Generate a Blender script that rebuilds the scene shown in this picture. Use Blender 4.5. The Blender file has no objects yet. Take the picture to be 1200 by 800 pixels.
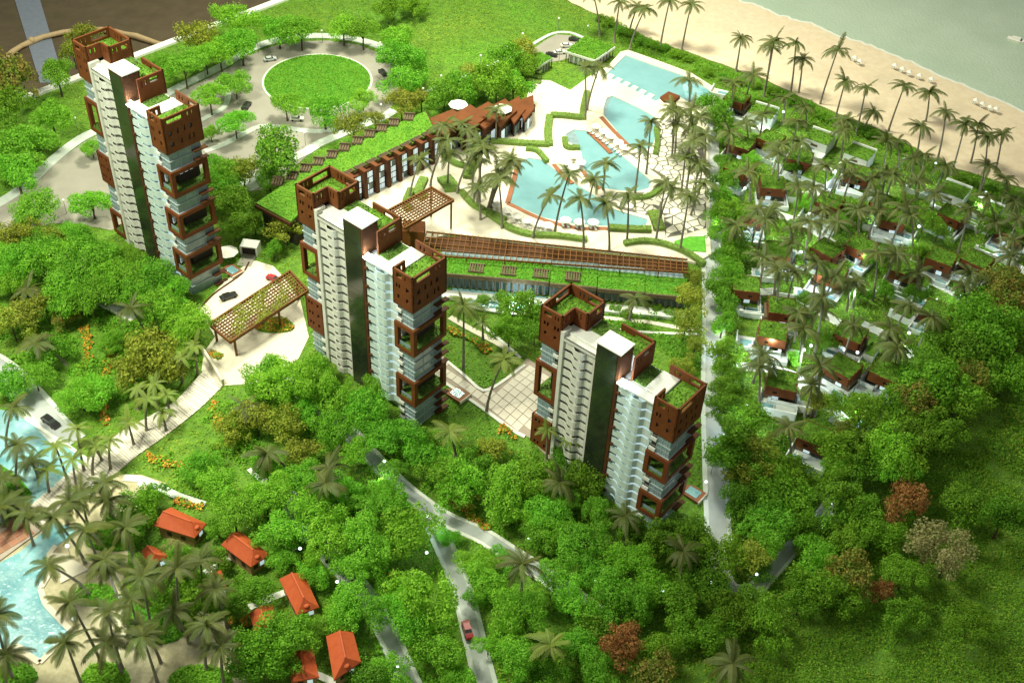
import bpy, bmesh, math, random
import numpy as np
from mathutils import Vector, Matrix

random.seed(7); RNG = np.random.default_rng(7)
SC = bpy.context.scene
COL = SC.collection
PI = math.pi

# ------------------------------------------------------------------ camera
F_PX, CAM_Z = 1373.7, 233.0
PITCH, ROLL = math.radians(41.8785), math.radians(3.1584)
_r = Vector((1, 0, 0)); _u = Vector((0, math.sin(PITCH), math.cos(PITCH))); _f = Vector((0, math.cos(PITCH), -math.sin(PITCH)))
CR = _r * math.cos(ROLL) + _u * math.sin(ROLL)
CU = -_r * math.sin(ROLL) + _u * math.cos(ROLL)
CF = _f
cam = bpy.data.cameras.new('camera'); cam_o = bpy.data.objects.new('camera', cam); COL.objects.link(cam_o)
cam.sensor_width = 36.0; cam.lens = F_PX / 1200 * 36.0; cam.clip_start = 1; cam.clip_end = 3000
cam_o.matrix_world = Matrix(((CR.x, CU.x, -CF.x, 0), (CR.y, CU.y, -CF.y, 0), (CR.z, CU.z, -CF.z, CAM_Z), (0, 0, 0, 1)))
SC.camera = cam_o

# ------------------------------------------------------------------ light: the exhibition hall's lamps over the model
w = bpy.data.worlds.new('World'); SC.world = w; w.use_nodes = True
w.node_tree.nodes['Background'].inputs[0].default_value = (0.97, 1.0, 0.86, 1)
w.node_tree.nodes['Background'].inputs[1].default_value = 0.32
def lamp(name, loc, target, size, power, colour, kind='AREA', spot=None):
    l = bpy.data.lights.new(name, kind); o = bpy.data.objects.new(name, l); COL.objects.link(o)
    l.energy = power; l.color = colour
    if kind == 'AREA':
        l.shape = 'DISK'; l.size = size
    else:
        l.shadow_soft_size = size / 2
        l.spot_size = spot; l.spot_blend = 1.0
    o.location = loc
    d = Vector(target) - Vector(loc)
    o.rotation_euler = d.to_track_quat('-Z', 'Y').to_euler()
    return o
lamp('ceiling_lamp_main', (-40, 430, 260), (0, 370, 0), 60, 1.15e6, (1.0, 1.0, 0.75))
lamp('ceiling_lamp_left', (-170, 175, 265), (-85, 255, 10), 60, 4.7e6, (1.0, 1.0, 0.76), 'SPOT', math.radians(92))
lamp('ceiling_lamp_pool', (70, 385, 260), (30, 365, 0), 40, 1.6e6, (1.0, 1.0, 0.76), 'SPOT', math.radians(58))
SC.view_settings.view_transform = 'Standard'; SC.view_settings.look = 'None'
SC.view_settings.exposure = 0.0; SC.view_settings.gamma = 1.0
SC.cycles.max_bounces = 5; SC.cycles.diffuse_bounces = 3; SC.cycles.glossy_bounces = 2
SC.cycles.transmission_bounces = 3; SC.cycles.transparent_max_bounces = 6
SC.cycles.caustics_reflective = False; SC.cycles.caustics_refractive = False
SC.cycles.use_denoising = True
SC.cycles.sample_clamp_indirect = 4.0

# ------------------------------------------------------------------ terrain height and photo-to-ground conversion
def sst(t):
    t = np.clip(t, 0, 1); return t * t * (3 - 2 * t)
def H(x, y):
    return -8.0 * sst((245 - np.asarray(y, float)) / 40) * sst((np.asarray(x, float) + 45) / 40)
def ray(px, py):
    return CR * ((px - 600) / F_PX) + CU * (-(py - 400) / F_PX) + CF
def G(px, py, z=0.0):
    """the point at height z above the ground seen at photo pixel px, py"""
    d = ray(px, py); h = 0.0; p = None
    for _ in range(12):
        t = (h + z - CAM_Z) / d.z
        p = d * t; h = float(H(p.x, p.y))
    return Vector((p.x, p.y, h + z))
def G2(px, py, z=0.0):
    p = G(px, py, z); return (p.x, p.y)
def P2(x, y, z):
    v = Vector((x, y, z - CAM_Z)); return 600 + F_PX * v.dot(CR) / v.dot(CF), 400 - F_PX * v.dot(CU) / v.dot(CF)
def dist(px, py):
    p = G(px, py); return (p - Vector((0, 0, CAM_Z))).length

# ------------------------------------------------------------------ materials
def mat(name, c1, c2=None, rough=0.7, scale=0.5, bump=0.0, bscale=3.0, metal=0.0, spec=0.5, rnd=0.0, trans=0.0, emit=None, detail=4.0, coord='Object'):
    m = bpy.data.materials.new(name); m.use_nodes = True
    nt = m.node_tree; N = nt.nodes; L = nt.links
    b = N['Principled BSDF']; out = N['Material Output']
    b.inputs['Roughness'].default_value = rough; b.inputs['Metallic'].default_value = metal
    b.inputs['Specular IOR Level'].default_value = spec
    tc = N.new('ShaderNodeTexCoord')
    col = None
    if c2 is not None:
        n = N.new('ShaderNodeTexNoise'); n.inputs['Scale'].default_value = scale; n.inputs['Detail'].default_value = detail
        n.inputs['Roughness'].default_value = 0.65
        L.new(tc.outputs[coord], n.inputs['Vector'])
        r = N.new('ShaderNodeValToRGB'); r.color_ramp.elements[0].position = 0.32; r.color_ramp.elements[1].position = 0.68
        r.color_ramp.elements[0].color = (*c1, 1); r.color_ramp.elements[1].color = (*c2, 1)
        L.new(n.outputs['Fac'], r.inputs['Fac']); col = r.outputs['Color']
    if rnd > 0:
        oi = N.new('ShaderNodeObjectInfo'); hs = N.new('ShaderNodeHueSaturation')
        mr = N.new('ShaderNodeMapRange'); mr.inputs['To Min'].default_value = 1 - rnd; mr.inputs['To Max'].default_value = 1 + rnd
        L.new(oi.outputs['Random'], mr.inputs['Value']); L.new(mr.outputs['Result'], hs.inputs['Value'])
        mh = N.new('ShaderNodeMapRange'); mh.inputs['To Min'].default_value = 0.5 - rnd * 0.10; mh.inputs['To Max'].default_value = 0.5 + rnd * 0.06
        mul = N.new('ShaderNodeMath'); mul.operation = 'MULTIPLY'; mul.inputs[1].default_value = 7.13
        fr = N.new('ShaderNodeMath'); fr.operation = 'FRACT'
        L.new(oi.outputs['Random'], mul.inputs[0]); L.new(mul.outputs[0], fr.inputs[0]); L.new(fr.outputs[0], mh.inputs['Value'])
        L.new(mh.outputs['Result'], hs.inputs['Hue'])
        if col is not None: L.new(col, hs.inputs['Color'])
        else: hs.inputs['Color'].default_value = (*c1, 1)
        col = hs.outputs['Color']
    if col is not None: L.new(col, b.inputs['Base Color'])
    else: b.inputs['Base Color'].default_value = (*c1, 1)
    if bump > 0:
        n2 = N.new('ShaderNodeTexNoise'); n2.inputs['Scale'].default_value = bscale; n2.inputs['Detail'].default_value = 5
        L.new(tc.outputs[coord], n2.inputs['Vector'])
        bp = N.new('ShaderNodeBump'); bp.inputs['Strength'].default_value = 1.0; bp.inputs['Distance'].default_value = bump
        L.new(n2.outputs['Fac'], bp.inputs['Height']); L.new(bp.outputs['Normal'], b.inputs['Normal'])
    if trans > 0:
        t = N.new('ShaderNodeBsdfTranslucent'); mx = N.new('ShaderNodeMixShader'); mx.inputs['Fac'].default_value = trans
        if col is not None: L.new(col, t.inputs['Color'])
        else: t.inputs['Color'].default_value = (*c1, 1)
        L.new(b.outputs[0], mx.inputs[1]); L.new(t.outputs[0], mx.inputs[2]); L.new(mx.outputs[0], out.inputs['Surface'])
    if emit:
        b.inputs['Emission Color'].default_value = (*emit[0], 1); b.inputs['Emission Strength'].default_value = emit[1]
    return m

M = {}
M['soil'] = mat('ground_flock', (0.06, 0.15, 0.010), (0.13, 0.27, 0.018), 0.9, 0.35, 0.25, 1.6)
M['flock'] = mat('grass_flock', (0.15, 0.32, 0.012), (0.25, 0.42, 0.022), 0.85, 0.12, trans=0.3)
M['flock2'] = mat('grass_flock_dry', (0.28, 0.42, 0.03), (0.36, 0.48, 0.05), 0.85, 0.2, trans=0.3)
M['lawn'] = mat('mown_lawn', (0.06, 0.27, 0.012), (0.11, 0.38, 0.02), 0.9, 0.8, 0.12, 2.5)
M['lawnflake'] = mat('mown_lawn_flakes', (0.10, 0.30, 0.012), (0.17, 0.38, 0.02), 0.85, 0.3, trans=0.2)
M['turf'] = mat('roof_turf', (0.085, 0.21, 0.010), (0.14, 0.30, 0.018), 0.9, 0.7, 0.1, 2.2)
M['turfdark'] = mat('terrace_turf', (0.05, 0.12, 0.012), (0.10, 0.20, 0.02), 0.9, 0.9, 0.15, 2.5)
M['asphalt'] = mat('model_asphalt', (0.27, 0.255, 0.215), (0.33, 0.31, 0.265), 0.8, 0.08, 0.02, 4)
M['asphalt_dark'] = mat('road_grey', (0.36, 0.39, 0.39), (0.44, 0.47, 0.47), 0.55, 0.1)
M['pave'] = mat('pale_pavement', (0.52, 0.58, 0.53), (0.62, 0.67, 0.62), 0.7, 0.3)
M['kerb'] = mat('white_kerb', (0.78, 0.80, 0.74), (0.70, 0.72, 0.66), 0.6, 0.5)
M['plaza'] = mat('cream_plaza', (0.63, 0.58, 0.46), (0.71, 0.66, 0.54), 0.8, 0.06)
M['stone'] = mat('paving_stone', (0.76, 0.72, 0.60), (0.68, 0.64, 0.52), 0.8, 0.2, rnd=0.06)
M['joint'] = mat('stone_joint', (0.10, 0.10, 0.08), (0.16, 0.15, 0.12), 0.9, 0.4)
M['tile'] = mat('floor_tile', (0.66, 0.62, 0.52), (0.72, 0.67, 0.58), 0.7, 0.3, rnd=0.05)
M['tilejoint'] = mat('tile_joint', (0.36, 0.30, 0.24), (0.42, 0.36, 0.3), 0.9, 0.4)
M['sand'] = mat('beach_sand', (0.68, 0.55, 0.38), (0.77, 0.65, 0.48), 0.95, 0.35, 0.06, 1.8)
M['sand2'] = mat('pool_sand', (0.36, 0.325, 0.19), (0.50, 0.455, 0.30), 0.95, 0.9, 0.08, 2.2)
M['white'] = mat('white_acrylic', (0.74, 0.76, 0.72), (0.68, 0.70, 0.66), 0.5, 0.3)
M['offwhite'] = mat('villa_white', (0.66, 0.73, 0.71), (0.74, 0.80, 0.78), 0.6, 0.3, rnd=0.05)
M['cap'] = mat('white_cap', (0.86, 0.84, 0.78), None, 0.6)
M['greywhite'] = mat('grey_balcony', (0.68, 0.69, 0.63), (0.60, 0.61, 0.55), 0.55, 0.4)
M['corten'] = mat('rust_brown_panel', (0.115, 0.036, 0.009), (0.165, 0.052, 0.013), 0.7, 0.25, rnd=0.06, spec=0.25)
M['corten_dark'] = mat('rust_brown_dark', (0.062, 0.022, 0.007), (0.09, 0.033, 0.010), 0.7, 0.3, spec=0.25)
M['lattice'] = mat('lattice_brown', (0.12, 0.048, 0.010), (0.165, 0.068, 0.014), 0.7, 0.4, spec=0.25)
M['glass'] = mat('pale_glass', (0.17, 0.25, 0.28), (0.27, 0.36, 0.39), 0.15, 0.4, spec=0.6)
M['glassdark'] = mat('dark_green_glass', (0.012, 0.020, 0.012), (0.035, 0.042, 0.024), 0.10, 0.12, spec=0.7)
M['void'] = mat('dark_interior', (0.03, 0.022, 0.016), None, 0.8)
M['litwin'] = mat('lit_window', (0.6, 0.75, 0.8), None, 0.3, emit=((0.75, 0.95, 1.0), 0.55))
M['mull'] = mat('grey_blue_frame', (0.34, 0.42, 0.44), (0.42, 0.49, 0.50), 0.5, 0.4)
M['litbal'] = mat('lit_tint_balcony', (0.52, 0.66, 0.64), (0.62, 0.73, 0.71), 0.4, 0.3)  # right bay balconies: bluish LED light painted into the base colour
M['water'] = mat('pool_water', (0.165, 0.345, 0.385), (0.20, 0.39, 0.43), 0.12, 0.15, 0.03, 1.6, spec=0.5)
M['lagoon'] = mat('lagoon_water', (0.12, 0.36, 0.43), (0.38, 0.62, 0.66), 0.10, 0.16, 0.30, 1.0, spec=0.9)
M['sea'] = mat('sea_water', (0.42, 0.53, 0.41), (0.50, 0.60, 0.48), 0.30, 0.03, 0.30, 0.9, spec=0.6)
M['deck'] = mat('brown_deck', (0.25, 0.085, 0.03), (0.30, 0.11, 0.045), 0.7, 0.5)
M['decktile'] = mat('terracotta_tile', (0.30, 0.13, 0.07), (0.38, 0.18, 0.10), 0.6, 0.6, rnd=0.12)
M['redroof'] = mat('red_roof', (0.40, 0.07, 0.020), (0.46, 0.09, 0.026), 0.6, 0.8, spec=0.3)
M['cottage'] = mat('cottage_wall', (0.30, 0.17, 0.08), (0.36, 0.22, 0.11), 0.7, 0.6)
M['trunk'] = mat('grey_trunk', (0.16, 0.15, 0.11), (0.24, 0.22, 0.17), 0.8, 1.0)
M['bark'] = mat('dark_bark', (0.06, 0.045, 0.025), (0.10, 0.075, 0.045), 0.9, 1.5)
M['frond'] = mat('palm_frond', (0.046, 0.072, 0.006), (0.105, 0.138, 0.017), 0.6, 0.9, rnd=0.22, trans=0.15)
M['frond2'] = mat('palm_frond_green', (0.12, 0.19, 0.018), (0.20, 0.28, 0.04), 0.6, 0.9, rnd=0.15, trans=0.2)
def fol(name, a, b, rnd=0.16, t=0.36): return mat(name, a, b, 0.8, 3.2, rnd=rnd, trans=t, detail=2.0)
M['leaf_bright'] = fol('leaf_bright', (0.15, 0.45, 0.016), (0.29, 0.62, 0.055), t=0.42)
M['leaf_olive'] = fol('leaf_olive', (0.21, 0.29, 0.022), (0.38, 0.43, 0.05), t=0.38)
M['leaf_dark'] = fol('leaf_dark', (0.10, 0.28, 0.008), (0.20, 0.43, 0.022), t=0.36)
M['leaf_red'] = fol('leaf_red', (0.30, 0.13, 0.03), (0.42, 0.24, 0.07), 0.1)
M['leaf_pale'] = fol('leaf_pale', (0.34, 0.34, 0.12), (0.46, 0.45, 0.20), 0.1)
M['leaf_rose'] = fol('leaf_mixed', (0.13, 0.26, 0.02), (0.34, 0.24, 0.05), 0.12)
M['hedge'] = fol('hedge_leaf', (0.20, 0.36, 0.05), (0.32, 0.46, 0.12), 0.08)
M['fl_orange'] = mat('petal_orange', (0.62, 0.17, 0.02), (0.66, 0.30, 0.03), 0.7, 2)
M['fl_yellow'] = mat('petal_yellow', (0.66, 0.46, 0.03), None, 0.7)
M['fl_white'] = mat('petal_white', (0.8, 0.82, 0.76), None, 0.7)
M['carpaint_black'] = mat('paint_black', (0.02, 0.02, 0.02), None, 0.2, spec=0.7)
M['carpaint_white'] = mat('paint_white', (0.75, 0.75, 0.70), None, 0.25)
M['carpaint_silver'] = mat('paint_silver', (0.45, 0.48, 0.48), None, 0.25)
M['carpaint_red'] = mat('paint_red', (0.45, 0.03, 0.04), None, 0.25)
M['tyre'] = mat('tyre_rubber', (0.02, 0.02, 0.02), None, 0.9)
M['carglass'] = mat('car_glass', (0.04, 0.05, 0.05), None, 0.08, spec=0.8)
M['pole'] = mat('lamp_pole_grey', (0.20, 0.22, 0.22), None, 0.4)
M['globe'] = mat('lit_globe', (0.9, 0.95, 0.95), None, 0.4, emit=((0.85, 0.97, 1.0), 2.2))
M['globe_off'] = mat('white_globe', (0.85, 0.88, 0.86), None, 0.4)
M['floor'] = mat('hall_floor', (0.075, 0.055, 0.028), (0.105, 0.078, 0.042), 0.9, 0.12, 0.05, 1.5)
M['bluestrip'] = mat('blue_grey_strip', (0.16, 0.19, 0.25), (0.20, 0.23, 0.29), 0.7, 0.4)
M['bamboo'] = mat('tan_stick', (0.42, 0.30, 0.16), (0.52, 0.38, 0.21), 0.7, 0.9)
M['rim'] = mat('white_rim', (0.84, 0.85, 0.80), None, 0.5)
M['rock'] = mat('pale_rock', (0.5, 0.48, 0.4), (0.6, 0.58, 0.5), 0.9, 1)
M['slat'] = mat('grey_brown_slat', (0.10, 0.075, 0.045), (0.15, 0.115, 0.07), 0.8, 0.6, spec=0.2)

# ------------------------------------------------------------------ mesh builder and object helpers
class MB:
    def __init__(s): s.v = []; s.f = []; s.m = []; s.mi = 0
    def add(s, vs, fs):
        o = len(s.v); s.v.extend([tuple(v) for v in vs]); s.f.extend([tuple(i + o for i in f) for f in fs]); s.m.extend([s.mi] * len(fs)); return s
    def box(s, x0, y0, z0, x1, y1, z1):
        x0, x1 = min(x0, x1), max(x0, x1); y0, y1 = min(y0, y1), max(y0, y1); z0, z1 = min(z0, z1), max(z0, z1)
        return s.add([(x0,y0,z0),(x1,y0,z0),(x1,y1,z0),(x0,y1,z0),(x0,y0,z1),(x1,y0,z1),(x1,y1,z1),(x0,y1,z1)],
            [(0,3,2,1),(4,5,6,7),(0,1,5,4),(1,2,6,5),(2,3,7,6),(3,0,4,7)])
    def prism(s, poly, z0, z1):
        n = len(poly); a = sum(poly[i][0]*poly[(i+1)%n][1]-poly[(i+1)%n][0]*poly[i][1] for i in range(n))
        if a < 0: poly = poly[::-1]
        vs = [(x,y,z0) for x,y in poly] + [(x,y,z1) for x,y in poly]
        return s.add(vs, [tuple(range(n-1,-1,-1)), tuple(range(n,2*n))] + [(i,(i+1)%n,n+(i+1)%n,n+i) for i in range(n)])
    def beam(s, a, b, wd, ht):
        """a bar from a to b: wd wide sideways, ht high"""
        a = Vector(a); b = Vector(b); d = (b-a).normalized()
        side = d.cross(Vector((0,0,1)))
        if side.length < 1e-4: side = Vector((1,0,0))
        side.normalize(); up = side.cross(d).normalized()
        S = side*wd/2; U = up*ht/2
        return s.add([a-S-U,a+S-U,a+S+U,a-S+U,b-S-U,b+S-U,b+S+U,b-S+U], [(0,3,2,1),(4,5,6,7),(0,1,5,4),(1,2,6,5),(2,3,7,6),(3,0,4,7)])
    def tube(s, pts, rad, n=6, cap=True):
        pts = [Vector(p) for p in pts]; o = []; k = len(pts)
        for i, p in enumerate(pts):
            d = (pts[min(i+1,k-1)] - pts[max(i-1,0)]).normalized()
            a = d.cross(Vector((0,1,0.13))).normalized(); b = d.cross(a)
            r = rad[i] if hasattr(rad,'__len__') else rad
            o += [p + (a*math.cos(2*PI*j/n) + b*math.sin(2*PI*j/n))*r for j in range(n)]
        fs = [(i*n+j, i*n+(j+1)%n, (i+1)*n+(j+1)%n, (i+1)*n+j) for i in range(k-1) for j in range(n)]
        if cap: fs += [tuple(range(n)), tuple((k-1)*n+j for j in range(n-1,-1,-1))]
        return s.add(o, fs)
    def cone(s, c, r0, r1, h, n=10):
        c = Vector(c)
        vs = [c+Vector((r0*math.cos(2*PI*j/n), r0*math.sin(2*PI*j/n),0)) for j in range(n)] + [c+Vector((r1*math.cos(2*PI*j/n), r1*math.sin(2*PI*j/n),h)) for j in range(n)]
        return s.add(vs, [(j,(j+1)%n,n+(j+1)%n,n+j) for j in range(n)] + [tuple(range(n-1,-1,-1)), tuple(range(n,2*n))])
    def ball(s, c, r, n=8, m=5, sz=1.0):
        c = Vector(c); vs = [c+Vector((0,0,r*sz))]
        for i in range(1,m):
            t = PI*i/m
            vs += [c+Vector((r*math.sin(t)*math.cos(2*PI*j/n), r*math.sin(t)*math.sin(2*PI*j/n), r*sz*math.cos(t))) for j in range(n)]
        vs.append(c-Vector((0,0,r*sz))); fs = [(0,1+j,1+(j+1)%n) for j in range(n)]
        for i in range(m-2): fs += [(1+i*n+j,1+(i+1)*n+j,1+(i+1)*n+(j+1)%n,1+i*n+(j+1)%n) for j in range(n)]
        e = len(vs)-1; fs += [(e,1+(m-2)*n+(j+1)%n,1+(m-2)*n+j) for j in range(n)]
        return s.add(vs, fs)
    def wall(s, A, B, z0, z1, th, holes=()):
        """a wall from A to B (xy), its thickness to the left, with rectangular openings (s0,s1,z0,z1)"""
        A = Vector((*A,0)); B = Vector((*B,0)); L = (B-A).length; d = (B-A)/L; nrm = Vector((-d.y,d.x,0))*th
        ss = sorted({0,L,*[min(max(h[0],0),L) for h in holes],*[min(max(h[1],0),L) for h in holes]})
        zs = sorted({z0,z1,*[h[2] for h in holes],*[h[3] for h in holes]})
        def solid(i,j):
            if not(0<=i<len(ss)-1 and 0<=j<len(zs)-1): return False
            cs=(ss[i]+ss[i+1])/2; cz=(zs[j]+zs[j+1])/2
            return not any(h[0]<cs<h[1] and h[2]<cz<h[3] for h in holes)
        def pt(a,z,k): return A+d*a+nrm*k+Vector((0,0,z))
        for i in range(len(ss)-1):
            for j in range(len(zs)-1):
                if not solid(i,j): continue
                a0,a1,b0,b1=ss[i],ss[i+1],zs[j],zs[j+1]
                s.add([pt(a0,b0,0),pt(a1,b0,0),pt(a1,b1,0),pt(a0,b1,0)],[(0,1,2,3)])
                s.add([pt(a0,b0,1),pt(a1,b0,1),pt(a1,b1,1),pt(a0,b1,1)],[(3,2,1,0)])
                if not solid(i-1,j): s.add([pt(a0,b0,0),pt(a0,b1,0),pt(a0,b1,1),pt(a0,b0,1)],[(0,1,2,3)])
                if not solid(i+1,j): s.add([pt(a1,b0,0),pt(a1,b0,1),pt(a1,b1,1),pt(a1,b1,0)],[(0,1,2,3)])
                if not solid(i,j-1): s.add([pt(a0,b0,0),pt(a0,b0,1),pt(a1,b0,1),pt(a1,b0,0)],[(0,1,2,3)])
                if not solid(i,j+1): s.add([pt(a0,b1,0),pt(a1,b1,0),pt(a1,b1,1),pt(a0,b1,1)],[(0,1,2,3)])
        return s
    def mesh(s, name, mats, smooth=False):
        me = bpy.data.meshes.new(name); me.from_pydata([tuple(v) for v in s.v], [], s.f)
        for m in (mats if isinstance(mats,(list,tuple)) else [mats]): me.materials.append(M[m])
        if isinstance(mats,(list,tuple)) and len(mats)>1: me.polygons.foreach_set('material_index', s.m)
        if smooth: me.polygons.foreach_set('use_smooth', [True]*len(me.polygons))
        me.update(); return me
    def build(s, name, mats, parent=None, smooth=False):
        return link(name, s.mesh(name, mats, smooth), parent)

def link(name, me, parent=None, loc=None, rz=None):
    o = bpy.data.objects.new(name, me); COL.objects.link(o)
    if parent is not None: o.parent = parent
    if loc is not None: o.location = loc
    if rz is not None: o.rotation_euler = (0,0,rz)
    return o
def thing(name, loc=(0,0,0), rz=0.0, label=None, cat=None, group=None):
    o = bpy.data.objects.new(name, None); COL.objects.link(o); o.location = loc; o.rotation_euler = (0,0,rz)
    o.empty_display_size = 0.5
    return tag(o, label, cat, group)
def tag(o, label=None, cat=None, group=None, kind=None):
    if label: o['label'] = label
    if cat: o['category'] = cat
    if group: o['group'] = group
    if kind: o['kind'] = kind
    return o
ORD = ['first','second','third','fourth','fifth','sixth','seventh','eighth','ninth','tenth','eleventh','twelfth','thirteenth','fourteenth','fifteenth','sixteenth','seventeenth','eighteenth','nineteenth','twentieth']
def number(items, template, single=None):
    """items: (object, px); label each with its order from the left of the photograph"""
    items = sorted(items, key=lambda t: t[1])
    for i,(o,_) in enumerate(items):
        if len(items) == 1: o['label'] = single or template.format('only one')
        else:
            t = 'leftmost' if i == 0 else 'rightmost' if i == len(items)-1 else ORD[min(i,19)]+' from left'
            o['label'] = template.format(t)

EXCL = []      # paved ground polygons kept free of flock (world xy)
def patch(name, poly, off, mt, holes=(), skirt=0.3, world=False, excl=True, parent=None, cut=6.0):
    pw = [Vector((*p,0)) for p in poly] if world else [Vector((*G2(*p),0)) for p in poly]
    bm = bmesh.new(); edges = []
    for loop in [pw] + [[Vector((*G2(*p),0)) for p in h] for h in holes]:
        vs = [bm.verts.new((p.x,p.y,0)) for p in loop]
        edges += [bm.edges.new((vs[i],vs[(i+1)%len(vs)])) for i in range(len(vs))]
    bmesh.ops.triangle_fill(bm, edges=edges, use_beauty=True, use_dissolve=False, normal=(0,0,1))
    xs=[v.co.x for v in bm.verts]; ys=[v.co.y for v in bm.verts]
    if min(ys) < 247 and max(xs) > -47:
        for ax,lo,hi in ((0,min(xs),max(xs)),(1,min(ys),max(ys))):
            c = math.ceil(lo/cut)*cut
            while c < hi:
                if (ax==0 and c>-52 and c<4) or (ax==1 and c<252 and c>198):
                    co=[0,0,0]; no=[0,0,0]; co[ax]=c; no[ax]=1
                    bmesh.ops.bisect_plane(bm, geom=bm.verts[:]+bm.edges[:]+bm.faces[:], plane_co=co, plane_no=no)
                c += cut
    bmesh.ops.recalc_face_normals(bm, faces=bm.faces[:])
    for f in bm.faces:
        if f.normal.z < 0: f.normal_flip()
    if skirt > 0:
        be = [e for e in bm.edges if len(e.link_faces)==1]
        r = bmesh.ops.extrude_edge_only(bm, edges=be)
        low = {v for v in r['geom'] if isinstance(v,bmesh.types.BMVert)}
    else: low = set()
    for v in bm.verts: v.co.z = float(H(v.co.x,v.co.y)) + off - (skirt if v in low else 0)
    me = bpy.data.meshes.new(name); bm.to_mesh(me); bm.free(); me.materials.append(M[mt])
    o = link(name, me, parent)
    if excl: EXCL.append([(p.x,p.y) for p in pw])
    return o
def smooth_line(pts, step=2.5):
    """Catmull-Rom through world xy points"""
    P = [np.array(p,float) for p in pts]; P = [2*P[0]-P[1]] + P + [2*P[-1]-P[-2]]; out=[]
    for i in range(1,len(P)-2):
        n = max(1,int(np.linalg.norm(P[i+1]-P[i])/step))
        for k in range(n):
            t=k/n; out.append(0.5*((2*P[i])+(P[i+1]-P[i-1])*t+(2*P[i-1]-5*P[i]+4*P[i+1]-P[i+2])*t*t+(3*P[i]-P[i-1]-3*P[i+1]+P[i+2])*t**3))
    out.append(P[-2]); return np.array(out)
def offset_line(c, d):
    t = np.gradient(c,axis=0); t/= np.linalg.norm(t,axis=1)[:,None]+1e-9
    return c + np.stack([-t[:,1],t[:,0]],1)*d
def ribbon_mesh(mb, c, d0, d1, zb, zt):
    """a band following the ground between the offsets d0 and d1 of the line c"""
    a=offset_line(c,d0); b=offset_line(c,d1); n=len(c); vs=[]
    for p in (a,b):
        h=H(p[:,0],p[:,1]); vs += [(x,y,z+zt) for (x,y),z in zip(p,h)]
    for p in (a,b):
        h=H(p[:,0],p[:,1]); vs += [(x,y,z+zb) for (x,y),z in zip(p,h)]
    fs=[]
    for i in range(n-1):
        fs += [(i,i+1,n+i+1,n+i),(2*n+i,2*n+i+1,i+1,i),(n+i,n+i+1,3*n+i+1,3*n+i)]
    fs += [(0,n,3*n,2*n),(n-1,2*n-1,4*n-1,3*n-1)]
    mb.add(vs,fs)
def road(name, pxs, width, mt='asphalt_dark', kerb=0.9, off=0.18):
    c = smooth_line([G2(*p) for p in pxs])
    mb=MB(); ribbon_mesh(mb,c,-width/2,width/2,off-0.4,off); o=tag(mb.build(name,mt),kind='structure')
    if kerb>0:
        for s in (-1,1):
            kb=MB(); ribbon_mesh(kb,c,s*(width/2+0.02),s*(width/2+kerb),off-0.4,off+0.14); kb.build('kerb','pave' if kerb>1 else 'kerb',o)
    e=width/2+kerb; a=offset_line(c,-e); b=offset_line(c,e); EXCL.append([tuple(p) for p in a]+[tuple(p) for p in b[::-1]])
    return o,c

# ------------------------------------------------------------------ ground sheet, floor of the hall, rim, beach, sea
RA, RB = G(340,0), G(164,67.5)
rd = (RB-RA).normalized(); rn = Vector((-rd.y,rd.x,0))
if rn.y < 0: rn = -rn         # points away from the model
def make_terrain():
    bm = bmesh.new(); xs=np.arange(-330,341,5.0); ys=np.arange(95,661,5.0); g={}
    hz = H(*np.meshgrid(xs,ys,indexing='ij'))
    for i,x in enumerate(xs):
        for j,y in enumerate(ys): g[i,j]=bm.verts.new((x,y,hz[i,j]))
    for i in range(len(xs)-1):
        for j in range(len(ys)-1): bm.faces.new((g[i,j],g[i+1,j],g[i+1,j+1],g[i,j+1]))
    bmesh.ops.bisect_plane(bm, geom=bm.verts[:]+bm.edges[:]+bm.faces[:], plane_co=RA, plane_no=rn, clear_outer=True)
    me=bpy.data.meshes.new('ground'); bm.to_mesh(me); bm.free(); me.materials.append(M['soil'])
    return tag(link('ground',me),kind='structure')
make_terrain()
FLZ=-18.0
mb=MB(); mb.add([(-900,60,FLZ),(900,60,FLZ),(900,1500,FLZ),(-900,1500,FLZ)],[(0,1,2,3)]); tag(mb.build('floor','floor'),kind='structure')
def fl(px,py,z=0.0):
    d=ray(px,py); t=(FLZ+z-CAM_Z)/d.z; return d*t+Vector((0,0,CAM_Z))
mb=MB(); q=[fl(8,-30),fl(38,-30),fl(76,98),fl(47,98)]; mb.prism([(p.x,p.y) for p in q],FLZ+0.01,FLZ+0.35)
tag(mb.build('floor_strip','bluestrip'),'blue grey strip lying on the bare brown floor, top left','strip')
pts=[fl(-20,92,1),fl(4,72,1),fl(25,55,1),fl(50,45,1),fl(75,39,1),fl(105,36,1),fl(135,38,1),fl(160,44,1),fl(200,56,1)]
c=smooth_line([(p.x,p.y) for p in pts],5)
mb=MB(); mb.tube([(x,y,FLZ+1.3+0.25*math.sin(i*1.9)) for i,(x,y) in enumerate(c)],[1.25+0.2*math.sin(i*2.3) for i in range(len(c))],8)
for i in range(6,len(c)-2,11): mb.ball((c[i][0],c[i][1],FLZ+1.6),1.65,8,5)
tag(mb.build('bamboo_stick','bamboo',smooth=True),'curved tan bamboo stick lying on the brown floor behind the left tower','stick')
rl=MB(); a=RA-rd*340; b=RA+rd*260
rl.add([a+Vector((0,0,-3)),b+Vector((0,0,-3)),b+rn*3.4+Vector((0,0,-3)),a+rn*3.4+Vector((0,0,-3)),a+Vector((0,0,.9)),b+Vector((0,0,.9)),b+rn*3.4+Vector((0,0,.9)),a+rn*3.4+Vector((0,0,.9))],[(0,3,2,1),(4,5,6,7),(0,1,5,4),(1,2,6,5),(2,3,7,6),(3,0,4,7)])
tag(rl.build('table_rim','rim'),'long white rim along the far edge of the model','rim')
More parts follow.
